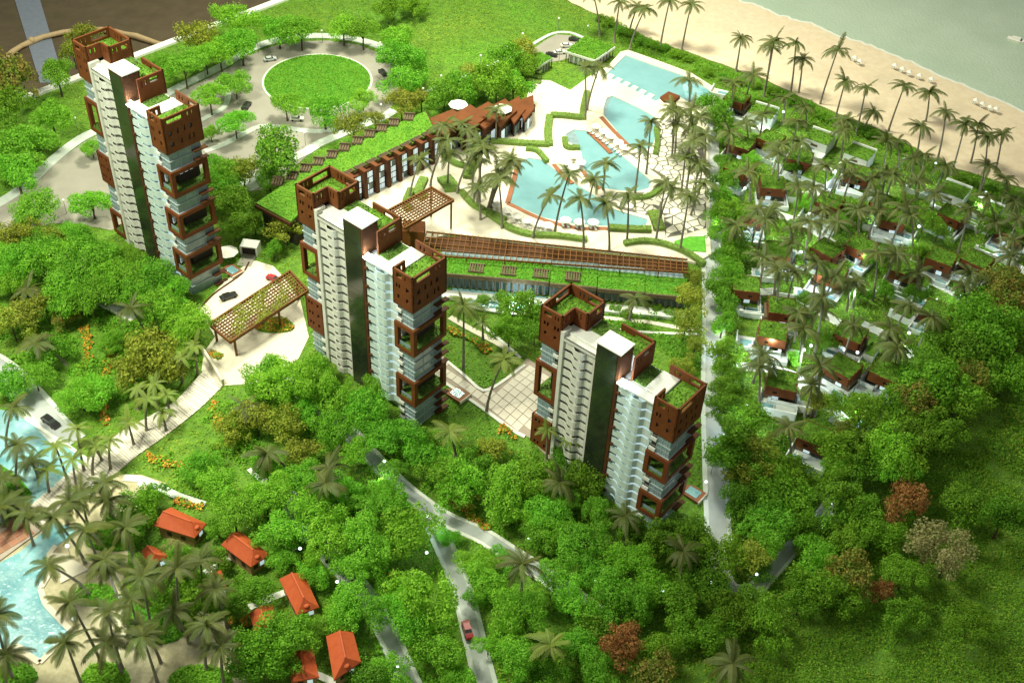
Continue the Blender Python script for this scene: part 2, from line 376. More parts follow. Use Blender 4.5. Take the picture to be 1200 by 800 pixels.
beach_edge=[(600,-40),(664,1),(700,18),(760,46),(820,67),(895,93),(959,124),(1041,157),(1105,193),(1200,222),(1330,262)]
shore=[(800,-25),(838,-10),(866,1),(892,9),(917,20),(950,28),(985,43),(1022,54),(1060,70),(1105,91),(1150,109),(1200,132),(1330,190)]
def wob(pts,a):
    out=[]
    for i in range(len(pts)-1):
        for k in range(6):
            t=k/6; x=pts[i][0]*(1-t)+pts[i+1][0]*t; y=pts[i][1]*(1-t)+pts[i+1][1]*t
            out.append((x+random.uniform(-a,a),y+random.uniform(-a,a)))
    return out+[pts[-1]]
sh=wob(shore,1.4)
beach=tag(patch('beach',wob(beach_edge,0.8)+sh[::-1],0.45,'sand'),kind='structure')
sea_far=[(1330,-120),(800,-120)]
tag(patch('sea',[(p[0]-6,p[1]+6) for p in shore]+sea_far,0.2,'sea',skirt=0),kind='structure')
fb=MB(); fc=smooth_line([G2(*p) for p in sh],2.0); ribbon_mesh(fb,fc,0.2,-1.1,0.2,0.47); 
tag(fb.build('surf_line','kerb'),kind='structure')

# ------------------------------------------------------------------ roads round the lawn circle
CX,CY,CRAD=-81.3,405.2,20.6
def ell(r,n=64,sx=1.0,sy=1.0,a0=0,a1=2*PI,cx=CX,cy=CY): return [(cx+r*sx*math.cos(a0+(a1-a0)*i/n),cy+r*sy*math.sin(a0+(a1-a0)*i/n)) for i in range(n + (0 if abs(a1-a0-2*PI)<1e-6 else 1))]
road_poly=[(0,243),(30,222),(60,195),(100,166),(150,142),(200,113),(240,94),(268,80),(290,66),(318,55),(350,49),(385,48),(420,53),(445,63),(463,80),(471,97),(468,113),(455,131),(440,143),(400,158),(365,178),(335,205),(310,222),(280,226),(250,228),(200,230),(160,262),(130,270),(90,262),(60,262),(-60,300),(-60,268)]
drive=tag(patch('drive',road_poly,0.14,'asphalt'),kind='structure')
isl=tag(patch('lawn_circle',ell(CRAD),0.55,'lawn',world=True,skirt=0.5,excl=False),kind='structure')
kb=MB(); cc=np.array(ell(CRAD+0.35,72)+[ell(CRAD+0.35,72)[0]]); ribbon_mesh(kb,cc,-0.35,0.35,0,0.4); kb.build('kerb','kerb',isl)
def strip(name,pxs,width,off=0.35,mt='pave',step=2.0,excl=True):
    c=smooth_line([G2(*p) for p in pxs],step); m_=MB(); ribbon_mesh(m_,c,-width/2,width/2,off-0.45,off)
    if excl:
        e=width/2; a=offset_line(c,-e); b=offset_line(c,e); EXCL.append([tuple(p) for p in a]+[tuple(p) for p in b[::-1]])
    return tag(m_.build(name,mt),kind='structure')
strip('pavement',[(-40,258),(0,238),(30,218),(60,190),(95,163),(130,147),(170,125),(200,108),(240,88),(266,75),(286,62),(316,50),(350,44),(385,43),(422,48),(450,58),(467,77),(476,97)],4.2)
strip('pavement',[(240,178),(262,170),(285,158),(305,149),(330,150),(360,154),(385,154),(400,150)],2.6)
strip('pavement',[(235,142),(250,134),(262,127),(267,116),(266,106),(260,100)],2.2)
strip('pavement',[(340,187),(360,178),(372,170),(395,160),(430,145),(447,139),(462,130)],4.0)
strip('pavement',[(300,205),(290,214),(300,222)],5.0)
# parking bay and the drive towards it
lot=tag(patch('car_park',[(622,60),(640,47),(652,41),(668,42),(683,47),(690,58),(676,66),(655,72),(640,74)],0.16,'asphalt'),kind='structure')
strip('pavement',[(470,121),(500,108),(540,92),(575,77),(605,64),(625,52),(648,40),(668,39),(686,46)],1.5,0.34)
# straight path on the right
road('straight_path',[(829,120),(831,170),(832,230),(834,290),(836,340),(836,400),(836,470),(838,540),(840,590),(842,640)],4.6,'asphalt_dark',1.3)
# lower roads
road('lower_road',[(330,440),(372,474),(400,498),(440,540),(475,574),(520,607),(560,625),(600,650),(650,682),(700,720)],3.4,'asphalt_dark',1.0)
road('lower_road',[(497,590),(512,622),(530,662),(545,705),(556,750),(566,790),(580,840)],3.3,'asphalt_dark',1.2)
road('lower_road',[(300,545),(330,575),(365,625),(400,665),(430,700),(455,745),(480,800),(500,840)],3.2,'asphalt_dark',1.2)
road('lower_road',[(-40,410),(0,432),(35,465),(62,497),(85,520)],5.2,'asphalt_dark',1.4)
road('lower_road',[(840,640),(846,672),(860,692),(885,690),(905,668),(930,640),(955,615),(975,590),(995,560)],2.8,'asphalt_dark',.8)
road('garden_lane',[(120,352),(140,362),(160,372)],3.4,'asphalt_dark',0.8)
# lanes among the villas
for pl in ([(858,250),(880,245),(905,250),(940,262),(975,285)],[(880,345),(905,342),(935,350),(965,368),(990,384)],[(835,432),(870,430),(905,433),(935,443),(946,460),(975,480),(1000,505)],
           [(1065,318),(1090,330),(1120,345),(1150,360)],[(1010,380),(1040,395),(1070,418)],[(1155,285),(1175,300),(1195,315),(1220,330)],[(950,190),(975,202),(1000,215),(1040,232)]):
    road('villa_lane',pl,2.4,'pave',0.5)

# ------------------------------------------------------------------ pool terrace
Z4=lambda X,Y:(560+X/2.667,30+Y/2.667)
def zl(*p): return [Z4(*q) for q in p]
poolA=[(709,91),(733,67),(766,79),(806,93),(837,112),(829,121),(805,121),(787,111),(768,121)]
poolB=zl((392,285),(392,262),(402,232),(420,226),(505,265),(552,292),(556,330),(550,370),(538,390),(505,395),(474,386))
poolC=zl((268,362),(275,345),(300,331),(350,336),(410,380),(470,430),(542,492),(532,515),(492,526),(440,521),(382,514),(335,468),(322,400),(300,380))
poolD=zl((98,560),(132,432),(160,420),(200,426),(235,452),(290,492),(345,525),(430,582),(530,612),(525,630),(402,633),(310,628),(205,607))
terrace_out=[(405,262),(420,240),(450,215),(480,196),(520,176),(560,160),(590,148),(612,132),(622,102),(632,96),(645,97),(668,108),(690,92),(712,80),(727,63),(736,61),(770,73),(810,88),(842,108),(834,124),(829,150),(830,200),(832,260),(833,300),(815,310),(770,303),(700,296),(640,289),(580,282),(530,276),(500,283),(460,280)]
terrace=tag(patch('pool_terrace',terrace_out,0.9,'plaza',holes=[poolA,poolB,poolC,poolD],skirt=0.9),kind='structure')
for pl in (poolA,poolB,poolC,poolD):
    tag(patch('pool_water',pl,0.62,'water',skirt=0,excl=False),kind='structure')
def band(name,pxs,width,z0,z1,mt,parent=None,step=3.0,base=0.0):
    c=smooth_line([G2(*p) for p in pxs],step); m_=MB(); ribbon_mesh(m_,c,-width/2,width/2,z0,z1); return m_.build(name,mt,parent)
for pl in (zl((128,425),(112,490),(92,562)),zl((92,562),(200,612),(310,640),(400,641)),zl((236,440),(262,470),(295,500)),zl((345,338),(380,370),(415,405)),zl((328,462),(350,492),(382,518)),zl((384,292),(420,332),(475,388)),zl((400,642),(470,640),(522,640))):
    band('pool_edge',pl,1.7,0.75,1.02,'deck',terrace,1.0)
# shelf steps in the shallow ends and stepping slabs of the big pool
for i in range(6):
    cx_,cy_=713.5+i*9.4,91.5+i*4.6
    q_=[G2(cx_-4.5,cy_+1.5),G2(cx_+0.5,cy_-3.0),G2(cx_+6.5,cy_-0.4),G2(cx_+1.5,cy_+4.4)]
    MB().prism(q_,0.5,0.97).build('stepping_slab','stone',terrace)
dk=MB(); pp=[G2(*Z4(*q)) for q in ((568,236),(594,219),(630,233),(612,250),(580,248))]; dk.prism(pp,0.91,1.9)
tag(dk.build('sun_deck','corten'),'raised brown timber deck at the right end of the big top pool','deck')
patch('shallow_shelf',zl((268,362),(275,346),(300,332),(318,372),(300,380)),0.66,'glass',skirt=0,excl=False,parent=terrace)
patch('shallow_shelf',zl((392,285),(392,262),(402,232),(418,228),(404,262),(400,290)),0.66,'glass',skirt=0,excl=False,parent=terrace)
patch('shallow_shelf',[(800,92),(806,93),(837,112),(829,121),(805,121),(800,104)],0.65,'lagoon',skirt=0,excl=False,parent=terrace)

# ---- crazy paving: a real stone for each piece
def clip(poly,p,n):
    out=[]
    for i in range(len(poly)):
        a=poly[i];b=poly[(i+1)%len(poly)];da=(a[0]-p[0])*n[0]+(a[1]-p[1])*n[1];db=(b[0]-p[0])*n[0]+(b[1]-p[1])*n[1]
        if da<=0: out.append(a)
        if da*db<0:
            t=da/(da-db); out.append((a[0]+(b[0]-a[0])*t,a[1]+(b[1]-a[1])*t))
    return out
def inside(p,poly):
    r=False;j=len(poly)-1
    for i in range(len(poly)):
        a,b=poly[i],poly[j]
        if (a[1]>p[1])!=(b[1]>p[1]) and p[0]<(b[0]-a[0])*(p[1]-a[1])/(b[1]-a[1])+a[0]: r=not r
        j=i
    return r
pav_poly=[G2(*Z4(*q)) for q in ((560,330),(600,290),(700,330),(712,500),(712,640),(640,660),(585,670),(580,600),(535,560),(560,530),(572,480),(530,450),(470,405),(552,400))]
pav2_poly=[G2(*Z4(*q)) for q in ((432,528),(540,528),(578,515),(545,585),(528,600),(440,580),(380,540))]
base=patch('crazy_paving',pav_poly,0.93,'joint',world=True,skirt=0.0,excl=False); tag(base,kind='structure')
base2=patch('crazy_paving',pav2_poly,0.932,'joint',world=True,skirt=0.0,excl=False); tag(base2,kind='structure')
ns=0
for poly,par,sp in ((pav_poly,base,3.3),(pav2_poly,base2,3.0)):
    xs=[p[0] for p in poly];ys=[p[1] for p in poly];seeds=[]
    y=min(ys)-5
    while y<max(ys)+5:
        x=min(xs)-5+random.uniform(0,2)
        while x<max(xs)+5:
            seeds.append((x+random.uniform(-1.5,1.5),y+random.uniform(-1.2,1.2))); x+=sp*1.2
        y+=sp*0.9
    for i,s0 in enumerate(seeds):
        if not inside(s0,poly): continue
        cell=[(s0[0]-9,s0[1]-9),(s0[0]+9,s0[1]-9),(s0[0]+9,s0[1]+9),(s0[0]-9,s0[1]+9)]
        for j,s1 in enumerate(seeds):
            if i==j or abs(s1[0]-s0[0])>11 or abs(s1[1]-s0[1])>11: continue
            n=(s1[0]-s0[0],s1[1]-s0[1]);l=math.hypot(*n);n=(n[0]/l,n[1]/l)
            cell=clip(cell,(s0[0]+n[0]*(l/2-0.24),s0[1]+n[1]*(l/2-0.24)),n)
            if len(cell)<3: break
        if len(cell)<3: continue
        # keep inside the paved outline
        if not all(inside(c_,poly) for c_ in cell): cell=[(s0[0]+(c_[0]-s0[0])*k,s0[1]+(c_[1]-s0[1])*k) for c_ in cell for k in [next(k for k in (1,.85,.7,.55,.4,.25,.1,0) if inside((s0[0]+(c_[0]-s0[0])*k,s0[1]+(c_[1]-s0[1])*k),poly))]]
        z=0.90; m_=MB(); m_.prism(cell,z,z+0.13+random.uniform(0,.06)); m_.build('paving_stone','stone',par); ns+=1

# ------------------------------------------------------------------ court between the towers, forecourt, walkway, lower pools
court=[(518,425),(530,418),(568,457),(600,440),(622,425),(640,415),(700,450),(690,560),(640,540),(612,512),(570,478),(545,455)]
cb=tag(patch('tiled_court',[(505,398),(523,422),(566,457),(588,447),(618,420),(650,440),(650,545),(622,514),(600,502),(570,480),(520,446),(500,430)],0.16,'tilejoint'),kind='structure')
cw=[G2(*p) for p in [(505,398),(523,422),(566,457),(588,447),(618,420),(650,440),(650,545),(622,514),(600,502),(570,480),(520,446),(500,430)]]
YT=math.radians(-38); eu=(math.cos(YT),math.sin(YT)); ev=(-math.sin(YT),math.cos(YT)); o0=cw[0]
tile_me=None; sz=2.5
for i in range(-30,40):
    for j in range(-40,30):
        c=(o0[0]+(eu[0]*i+ev[0]*j)*sz,o0[1]+(eu[1]*i+ev[1]*j)*sz)
        cor=[(c[0]+(eu[0]*a+ev[0]*b)*sz*0.47,c[1]+(eu[1]*a+ev[1]*b)*sz*0.47) for a,b in((-1,-1),(1,-1),(1,1),(-1,1))]
        if not inside(c,cw) or sum(inside(k,cw) for k in cor)<4: continue
        if tile_me is None:
            t_=MB(); h=sz*0.47; t_.box(-h,-h,-0.05,h,h,0.05); tile_me=t_.mesh('floor_tile','tile')
        hx=float(H(c[0]+1,c[1])-H(c[0]-1,c[1]))/2; hy=float(H(c[0],c[1]+1)-H(c[0],c[1]-1))/2
        t=link('floor_tile',tile_me,cb,(c[0],c[1],float(H(*c))+0.2)); 
        nz=Vector((-hx,-hy,1)).normalized(); t.rotation_mode='QUATERNION'; t.rotation_quaternion=Vector((0,0,1)).rotation_difference(nz)@Matrix.Rotation(YT,3,'Z').to_quaternion()
for pl in ([(523,423),(545,441),(566,458),(588,448),(615,428)],[(500,432),(520,448),(570,482),(600,504),(615,512)],[(560,378),(585,398),(610,420)],[(640,375),(700,384),(760,390),(820,392)]):
    strip('kerb_line',pl,0.9,0.36,'kerb',2.0)
strip('footpath',[(527,372),(550,385),(575,398),(600,412)],2.0,0.22,'plaza')
strip('footpath',[(700,372),(760,378),(800,385),(830,386)],1.6,0.22,'plaza')
fore=[(232,362),(262,332),(290,308),(300,306),(320,312),(332,325),(352,352),(362,395),(350,420),(325,440),(296,450),(262,452),(236,435),(240,412),(252,395),(246,385)]
forecourt=tag(patch('forecourt',fore,0.2,'plaza'),kind='structure')
fw=[G2(*p) for p in fore]
for d in (0.3,0.75): pass
wl=MB(); wp=[G(237,412),G(262,452)]; wl.beam(wp[0]+Vector((0,0,0.9)),wp[1]+Vector((0,0,0.9)),0.7,3.2); tag(wl.build('retaining_wall','plaza'),'cream retaining wall at the head of the plank walkway','wall')
for pl in ([(226,372),(250,346),(283,322),(292,308)],): 
    o=strip('kerb_line',pl,0.5,0.5,'corten_dark',2.0)
# dark portal on the lawn
mb=MB(); c0=G(292,300); ya=math.radians(-6)
po=thing('garage_portal',c0,ya,'dark square garage opening set in the lawn right of the left tower','portal')
m1=MB(); m1.box(-2.8,0,0,-2.3,4,3.2); m1.box(2.3,0,0,2.8,4,3.2); m1.box(-2.8,0,3.2,2.8,4,3.6); m1.build('frame','white',po)
m2=MB(); m2.box(-2.3,0.6,0.02,2.3,3.9,3.2); m2.build('recess','void',po)
m3=MB(); m3.box(-2.3,-5.5,0.05,2.3,0.6,0.24); m3.build('ramp','asphalt',po)

walk=[(30,598),(62,570),(100,540),(140,508),(176,488),(206,470),(238,436),(262,452),(240,474),(215,495),(190,514),(160,535),(140,552),(112,577),(70,600),(48,617)]
wk=tag(patch('walkway',walk,0.16,'tilejoint'),kind='structure')
wa=smooth_line([G2(*p) for p in [(30,598),(62,570),(100,540),(140,508),(176,488),(206,470),(238,436)]],1.0)
wb=smooth_line([G2(*p) for p in [(48,617),(70,600),(112,577),(140,552),(160,535),(190,514),(215,495),(240,474),(262,452)]],1.0)
NP=84
def at_(c,t): x=t*(len(c)-1); i=min(int(x),len(c)-2); return c[i]+(c[i+1]-c[i])*(x-i)
for i in range(NP):
    t0=(i+0.07)/NP; t1=(i+0.93)/NP
    q=[at_(wa,t0),at_(wb,t0),at_(wb,t1),at_(wa,t1)]
    m_=MB(); m_.prism([tuple(k) for k in q],0.17,0.28+0.14*(i%3)/2+random.uniform(0,.05)); m_.build('plank','tile',wk)
lag1=[(20,484),(34,492),(60,511),(85,527),(103,540),(84,558),(60,573),(34,594),(8,610),(-60,640),(-60,470)]
lag2=[(-60,705),(0,660),(25,646),(47,627),(62,612),(84,618),(90,624),(66,640),(58,650),(60,668),(48,690),(54,708),(72,728),(84,744),(62,762),(47,777),(34,768),(20,757),(0,764),(-60,790)]
sandp=[(-80,840),(-80,690),(-30,680),(48,617),(70,600),(112,577),(140,556),(165,556),(195,566),(165,590),(150,615),(150,660),(140,700),(160,760),(200,745),(232,715),(262,725),(285,760),(300,840)]
sb=tag(patch('sand_garden',sandp,0.12,'sand2'),kind='structure')
tag(patch('lagoon_water',lag2,0.30,'lagoon',skirt=0.2),kind='structure')
tag(patch('lagoon_water',lag1,0.30,'lagoon',skirt=0.2),kind='structure')
strip('lagoon_edge',[(20,484),(60,511),(85,527),(103,540)],1.0,0.5,'kerb',2)
for pl in ([(48,690),(54,708),(72,728),(84,744),(62,762),(47,777)],[(66,640),(58,650),(60,668),(48,690)],[(47,777),(34,768),(20,757),(0,764)]): strip('lagoon_edge',pl,1.3,0.5,'plaza',1.5)
tag(patch('white_pad',[(57,648),(77,650),(104,668),(72,684)],0.55,'plaza',skirt=0.5),kind='structure')
strip('side_path',[(145,560),(165,562),(185,570),(205,580),(240,592)],2.2,0.3,'pave')
island=tag(patch('garden_island',[(-60,560),(0,545),(22,560),(38,579),(18,594),(0,605),(-60,630)],0.75,'lawn',skirt=0.6,excl=False),kind='structure')
deckp=[(-60,665),(0,618),(31,600),(49,622),(0,658),(-60,702)]
dk=tag(patch('tiled_deck',deckp,0.5,'tilejoint',skirt=0.4),kind='structure')
dw=[G2(*p) for p in deckp]; o0=dw[2]; d_=np.array(dw[1])-np.array(dw[2]); d_/=np.linalg.norm(d_); n_=np.array([-d_[1],d_[0]])
if (np.array(dw[3])-np.array(dw[2]))@n_<0: n_=-n_
for i in range(0,30):
    for j in range(0,8):
        c=np.array(o0)+d_*(i*2.0+1.0)+n_*(j*2.0+1.0); cor=[c+(d_*a+n_*b)*0.93 for a,b in((-1,-1),(1,-1),(1,1),(-1,1))]
        if not all(inside(k,dw) for k in cor): continue
        m_=MB(); m_.prism([tuple(k) for k in cor],0.5,0.62+random.uniform(0,.06)); m_.build('deck_tile','decktile',dk)

# ------------------------------------------------------------------ foliage builders
def leaf_cloud(pts, nrm, size, rng, elong=1.4):
    """a small quad for each point, facing roughly along nrm"""
    n=len(pts); a=rng.normal(size=(n,3)); nr=nrm+rng.normal(size=(n,3))*0.55; nr/=np.linalg.norm(nr,axis=1)[:,None]+1e-9
    t=np.cross(nr,a); t/=np.linalg.norm(t,axis=1)[:,None]+1e-9; b=np.cross(nr,t)
    s=(size*rng.uniform(0.6,1.3,n))[:,None]
    v=np.stack([pts-t*s*elong*.5,pts-b*s*.5,pts+t*s*elong*.5,pts+b*s*.5],1).reshape(-1,3)
    return v, np.arange(4*n).reshape(n,4)
def np_mesh(name, v, f, mats, mi=None):
    me=bpy.data.meshes.new(name); k=f.shape[1]
    me.vertices.add(len(v)); me.vertices.foreach_set('co',np.ascontiguousarray(v,dtype=np.float32).ravel())
    me.loops.add(f.size); me.loops.foreach_set('vertex_index',np.ascontiguousarray(f,dtype=np.int32).ravel())
    me.polygons.add(len(f)); me.polygons.foreach_set('loop_start',np.arange(len(f),dtype=np.int32)*k); me.polygons.foreach_set('loop_total',np.full(len(f),k,dtype=np.int32))
    for m_ in (mats if isinstance(mats,(list,tuple)) else [mats]): me.materials.append(M[m_])
    if mi is not None: me.polygons.foreach_set('material_index',mi.astype(np.int32))
    me.update(calc_edges=True); return me
def crown_mesh(kind, seed):
    r=np.random.default_rng(seed); V=[];Fc=[];o=0
    cfg={'bright':(32,0.26,8200,0.050,0.66),'olive':(28,0.23,3400,0.066,0.78),'dark':(30,0.26,5600,0.062,0.82),'red':(28,0.25,3400,0.062,0.72),'pale':(26,0.22,3000,0.055,0.62),'rose':(28,0.26,3400,0.068,0.74)}[kind]
    nb,br,nl,ls,flat=cfg
    C=[];R_=[]; el=np.array([r.uniform(.85,1.2),r.uniform(.85,1.2),1.0]); lob=r.uniform(0,6.28,4); la=r.uniform(.08,.26,4)
    for i in range(nb):
        d=r.normal(size=3); d/=np.linalg.norm(d); d[2]=abs(d[2])*1.0-0.30
        az=math.atan2(d[1],d[0]); wob_=1+sum(la[k]*math.sin((k+2)*az+lob[k]) for k in range(4))
        k=min(r.uniform(0.45,0.95)*wob_,0.92); C.append(d*k*el*np.array([1,1,flat])); R_.append(br*r.uniform(0.55,1.3))
    for _ in range(3): C.append(np.append(r.uniform(-.25,.25,2),r.uniform(-.05,.2))); R_.append(r.uniform(.32,.45))
    C=np.array(C);R_=np.array(R_)
    w_=R_**2; idx=r.choice(len(C),size=nl,p=w_/w_.sum())
    d=r.normal(size=(nl,3)); d/=np.linalg.norm(d,axis=1)[:,None]
    rr=R_[idx]*(r.uniform(0.60,1.06,nl)+(r.random(nl)<.08)*r.uniform(0,.35,nl))
    if kind in('olive','dark'): rr*=r.choice([1,1,1,1.22],nl)
    p=C[idx]+d*rr[:,None]
    dep=((np.linalg.norm(p[:,None,:]-C[None],axis=2)/R_[None])<0.50).any(1)
    p=p[~dep]; d=d[~dep]
    v,f=leaf_cloud(p,d,ls,r); return np_mesh('crown_'+kind,v,f,'leaf_'+kind)
CROWN={k:[crown_mesh(k,11*i+hash_) for i in range(n)] for k,n,hash_ in (('bright',9,100),('olive',6,300),('dark',8,500),('red',2,700),('pale',2,800),('rose',2,900))}
def trunk_mesh(seed,dark=True):
    r=random.Random(seed); m_=MB(); top=Vector((r.uniform(-.1,.1),r.uniform(-.1,.1),0.95))
    m_.tube([(0,0,-0.08),(0.02,0,0.3),(top.x*.5,top.y*.5,0.62),top],[0.085,0.06,0.05,0.03],6)
    for i in range(5):
        a=i*2*PI/5+r.uniform(-.3,.3); z=0.5+0.09*i; m_.tube([(0.02,0,z),(0.25*math.cos(a),0.25*math.sin(a),z+.25),(0.55*math.cos(a),0.55*math.sin(a),z+.55)],[0.035,0.026,0.012],5)
    return m_.mesh('trunk','bark')
TRUNK=[trunk_mesh(i) for i in range(4)]
TREES=[]
KDESC={'bright':'bright green tree','olive':'olive-yellow twiggy tree','dark':'leafy mid-green tree','red':'rust-red leaved tree','pale':'pale straw-coloured tree','rose':'green tree with russet patches'}
def tree(px,py,rpx,kind='bright'):
    d=dist(px,py); r=rpx*d/F_PX; hc=r*random.uniform(1.1,1.5)
    c=G(px,py,hc); sc=r*random.uniform(1.08,1.26)
    t=thing('broadleaf_tree',(c.x,c.y,float(H(c.x,c.y))),random.uniform(0,6.28),None,'tree')
    cr=link('crown',random.choice(CROWN[kind]),t,(0,0,hc)); k=random.uniform(.84,1.16); cr.scale=(sc*k,sc/k,sc*random.uniform(.8,1.15)); cr.rotation_euler=(random.uniform(-.12,.12),random.uniform(-.12,.12),random.uniform(0,6.28))
    tr=link('trunk',random.choice(TRUNK),t); tr.scale=(r*.8,r*.8,hc*1.0)
    TREES.append((t,px,py,kind)); return t
def frond_mesh(seed, mt, L=1.0, droop=1.0, wide=0.16):
    """one palm leaf along +x, arching down, with leaflets on both sides of the rib"""
    r=random.Random(seed); n=13; m_=MB(); pts=[]
    for i in range(n+1):
        t=i/n; pts.append(Vector((L*(t*0.98-0.10*t**3*droop),0,L*(0.34*t-0.66*droop*t*t))))
    for i in range(n):
        a,b=pts[i],pts[i+1]; t=(i+.5)/n; wv=wide*(math.sin(PI*min(1,0.12+t*0.86))**0.6)*r.uniform(.85,1.1)
        dr=0.45*wv
        for s in (-1,1):
            q=a+(b-a)*2.1
            m_.add([a,b,q+Vector((0,s*wv*1.02,-dr*1.25)),a+(b-a)*1.45+Vector((0,s*wv,-dr))],[(0,1,2,3) if s>0 else (0,3,2,1)])
    return m_.mesh('frond',mt)
FR={'frond':[frond_mesh(i,'frond',1.0,d,0.135) for i,d in enumerate((0.75,1.0,1.25,0.35))],'frond2':[frond_mesh(20+i,'frond2',1.0,d,0.14) for i,d in enumerate((0.75,1.0,1.25,0.35))]}
PALMS=[]
def palm(cx,cy,bx=None,by=None,L=None,mt='frond',n=13):
    if bx is None: bx,by=cx+random.uniform(-3,3),cy+38
    B=G(bx,by); d=ray(cx,cy); o=Vector((0,0,CAM_Z)); dh=Vector((d.x,d.y)); s=(Vector((B.x,B.y))).dot(dh)/dh.dot(dh); T=o+d*s
    h=min(max(T.z-B.z,4.0),24.0)
    if abs(h-(T.z-B.z))>0.01: T=Vector((B.x+(T.x-B.x)*.7,B.y,B.z+h))
    t=thing('palm_tree',B,0,None,'palm'); top=T-B
    m_=MB(); ps=[];rs=[]
    for i in range(7):
        k=i/6; kk=k**1.5; ps.append((top.x*kk,top.y*kk,top.z*k-(0.3 if i==0 else 0))); rs.append(0.42-0.20*k+(0.12 if i==0 else 0))
    m_.tube(ps,rs,6); m_.build('trunk','trunk',t,True)
    L=L or random.uniform(5.3,6.7); a0=random.uniform(0,6.28)
    for i in range(n):
        v=(0,1,1,2,1,0,2,1,0,1)[i%10] if i<n-1 else 3
        f=link('frond',FR[mt][v],t,top); s_=L*random.uniform(.72,1.15); f.scale=(s_,s_*random.uniform(.9,1.25),s_)
        f.rotation_euler=(random.uniform(-.25,.25),random.uniform(-.38,.22)-(random.uniform(.2,.8) if v==3 else 0),a0+i*2*PI/(n-1)+random.uniform(-.22,.22))
    PALMS.append((t,cx,cy)); return t
def flakes_in(poly, dens, size, zlo, zhi, mats, probs, name, label=None, cat=None, kind='stuff', parent=None, base=0.0, excl=()):
    xs=[p[0] for p in poly];ys=[p[1] for p in poly]
    n=int((max(xs)-min(xs))*(max(ys)-min(ys))*dens); p=np.stack([RNG.uniform(min(xs),max(xs),n),RNG.uniform(min(ys),max(ys),n)],1)
    p=p[pip(p,poly)]
    for e in excl: p=p[~pip(p,e)]
    z=H(p[:,0],p[:,1])+base+RNG.uniform(zlo,zhi,len(p)); P=np.column_stack([p,z])
    v,f=leaf_cloud(P,np.tile([0,0,1.0],(len(P),1)),size,RNG)
    o=link(name,np_mesh(name,v,f,mats,RNG.choice(len(mats),size=len(f),p=probs)),parent)
    return tag(o,label,cat,kind=kind)
def pip(p,poly):
    x,y=p[:,0],p[:,1]; r=np.zeros(len(p),bool); P_=np.array(poly); j=len(P_)-1
    for i in range(len(P_)):
        a,b=P_[i],P_[j]; c=(a[1]>y)!=(b[1]>y)
        if abs(b[1]-a[1])>1e-9: r^= c&(x<(b[0]-a[0])*(y-a[1])/(b[1]-a[1])+a[0])
        j=i
    return r
HEDGES=[]
def hedge(pxs,width,height,label,mt='hedge',base=0.0,name='hedge'):
    c=smooth_line([G2(*p) for p in pxs],1.0); m_=MB(); ribbon_mesh(m_,c,-width/2,width/2,base-.3,base+height*.85)
    o=m_.build(name,'lawn' if mt!='hedge' else 'hedge'); tag(o,label,'hedge')
    n=int(len(c)*width*26+len(c)*height*30); idx=RNG.uniform(0,len(c)-1.001,n); i0=idx.astype(int); fr=(idx-i0)[:,None]
    pos=c[i0]*(1-fr)+c[i0+1]*fr; t=np.gradient(c,axis=0); t/=np.linalg.norm(t,axis=1)[:,None]; nn=np.stack([-t[:,1],t[:,0]],1)[i0]
    u=RNG.uniform(-1,1,n); top=RNG.random(n)<0.5
    off=np.where(top,u*width/2,np.sign(u)*width/2); zz=np.where(top,height*.86,RNG.uniform(0,height*.86,n))+base+RNG.normal(0,.07,n)
    pos=pos+nn*off[:,None]; P=np.column_stack([pos,zz+H(pos[:,0],pos[:,1])]); nr=np.column_stack([nn*np.where(top,0,np.sign(u))[:,None],np.where(top,1.0,.2)])
    v,f=leaf_cloud(P,nr,0.34,RNG); link('leaves',np_mesh('leaves',v,f,mt),o)['kind']='stuff'
    return o

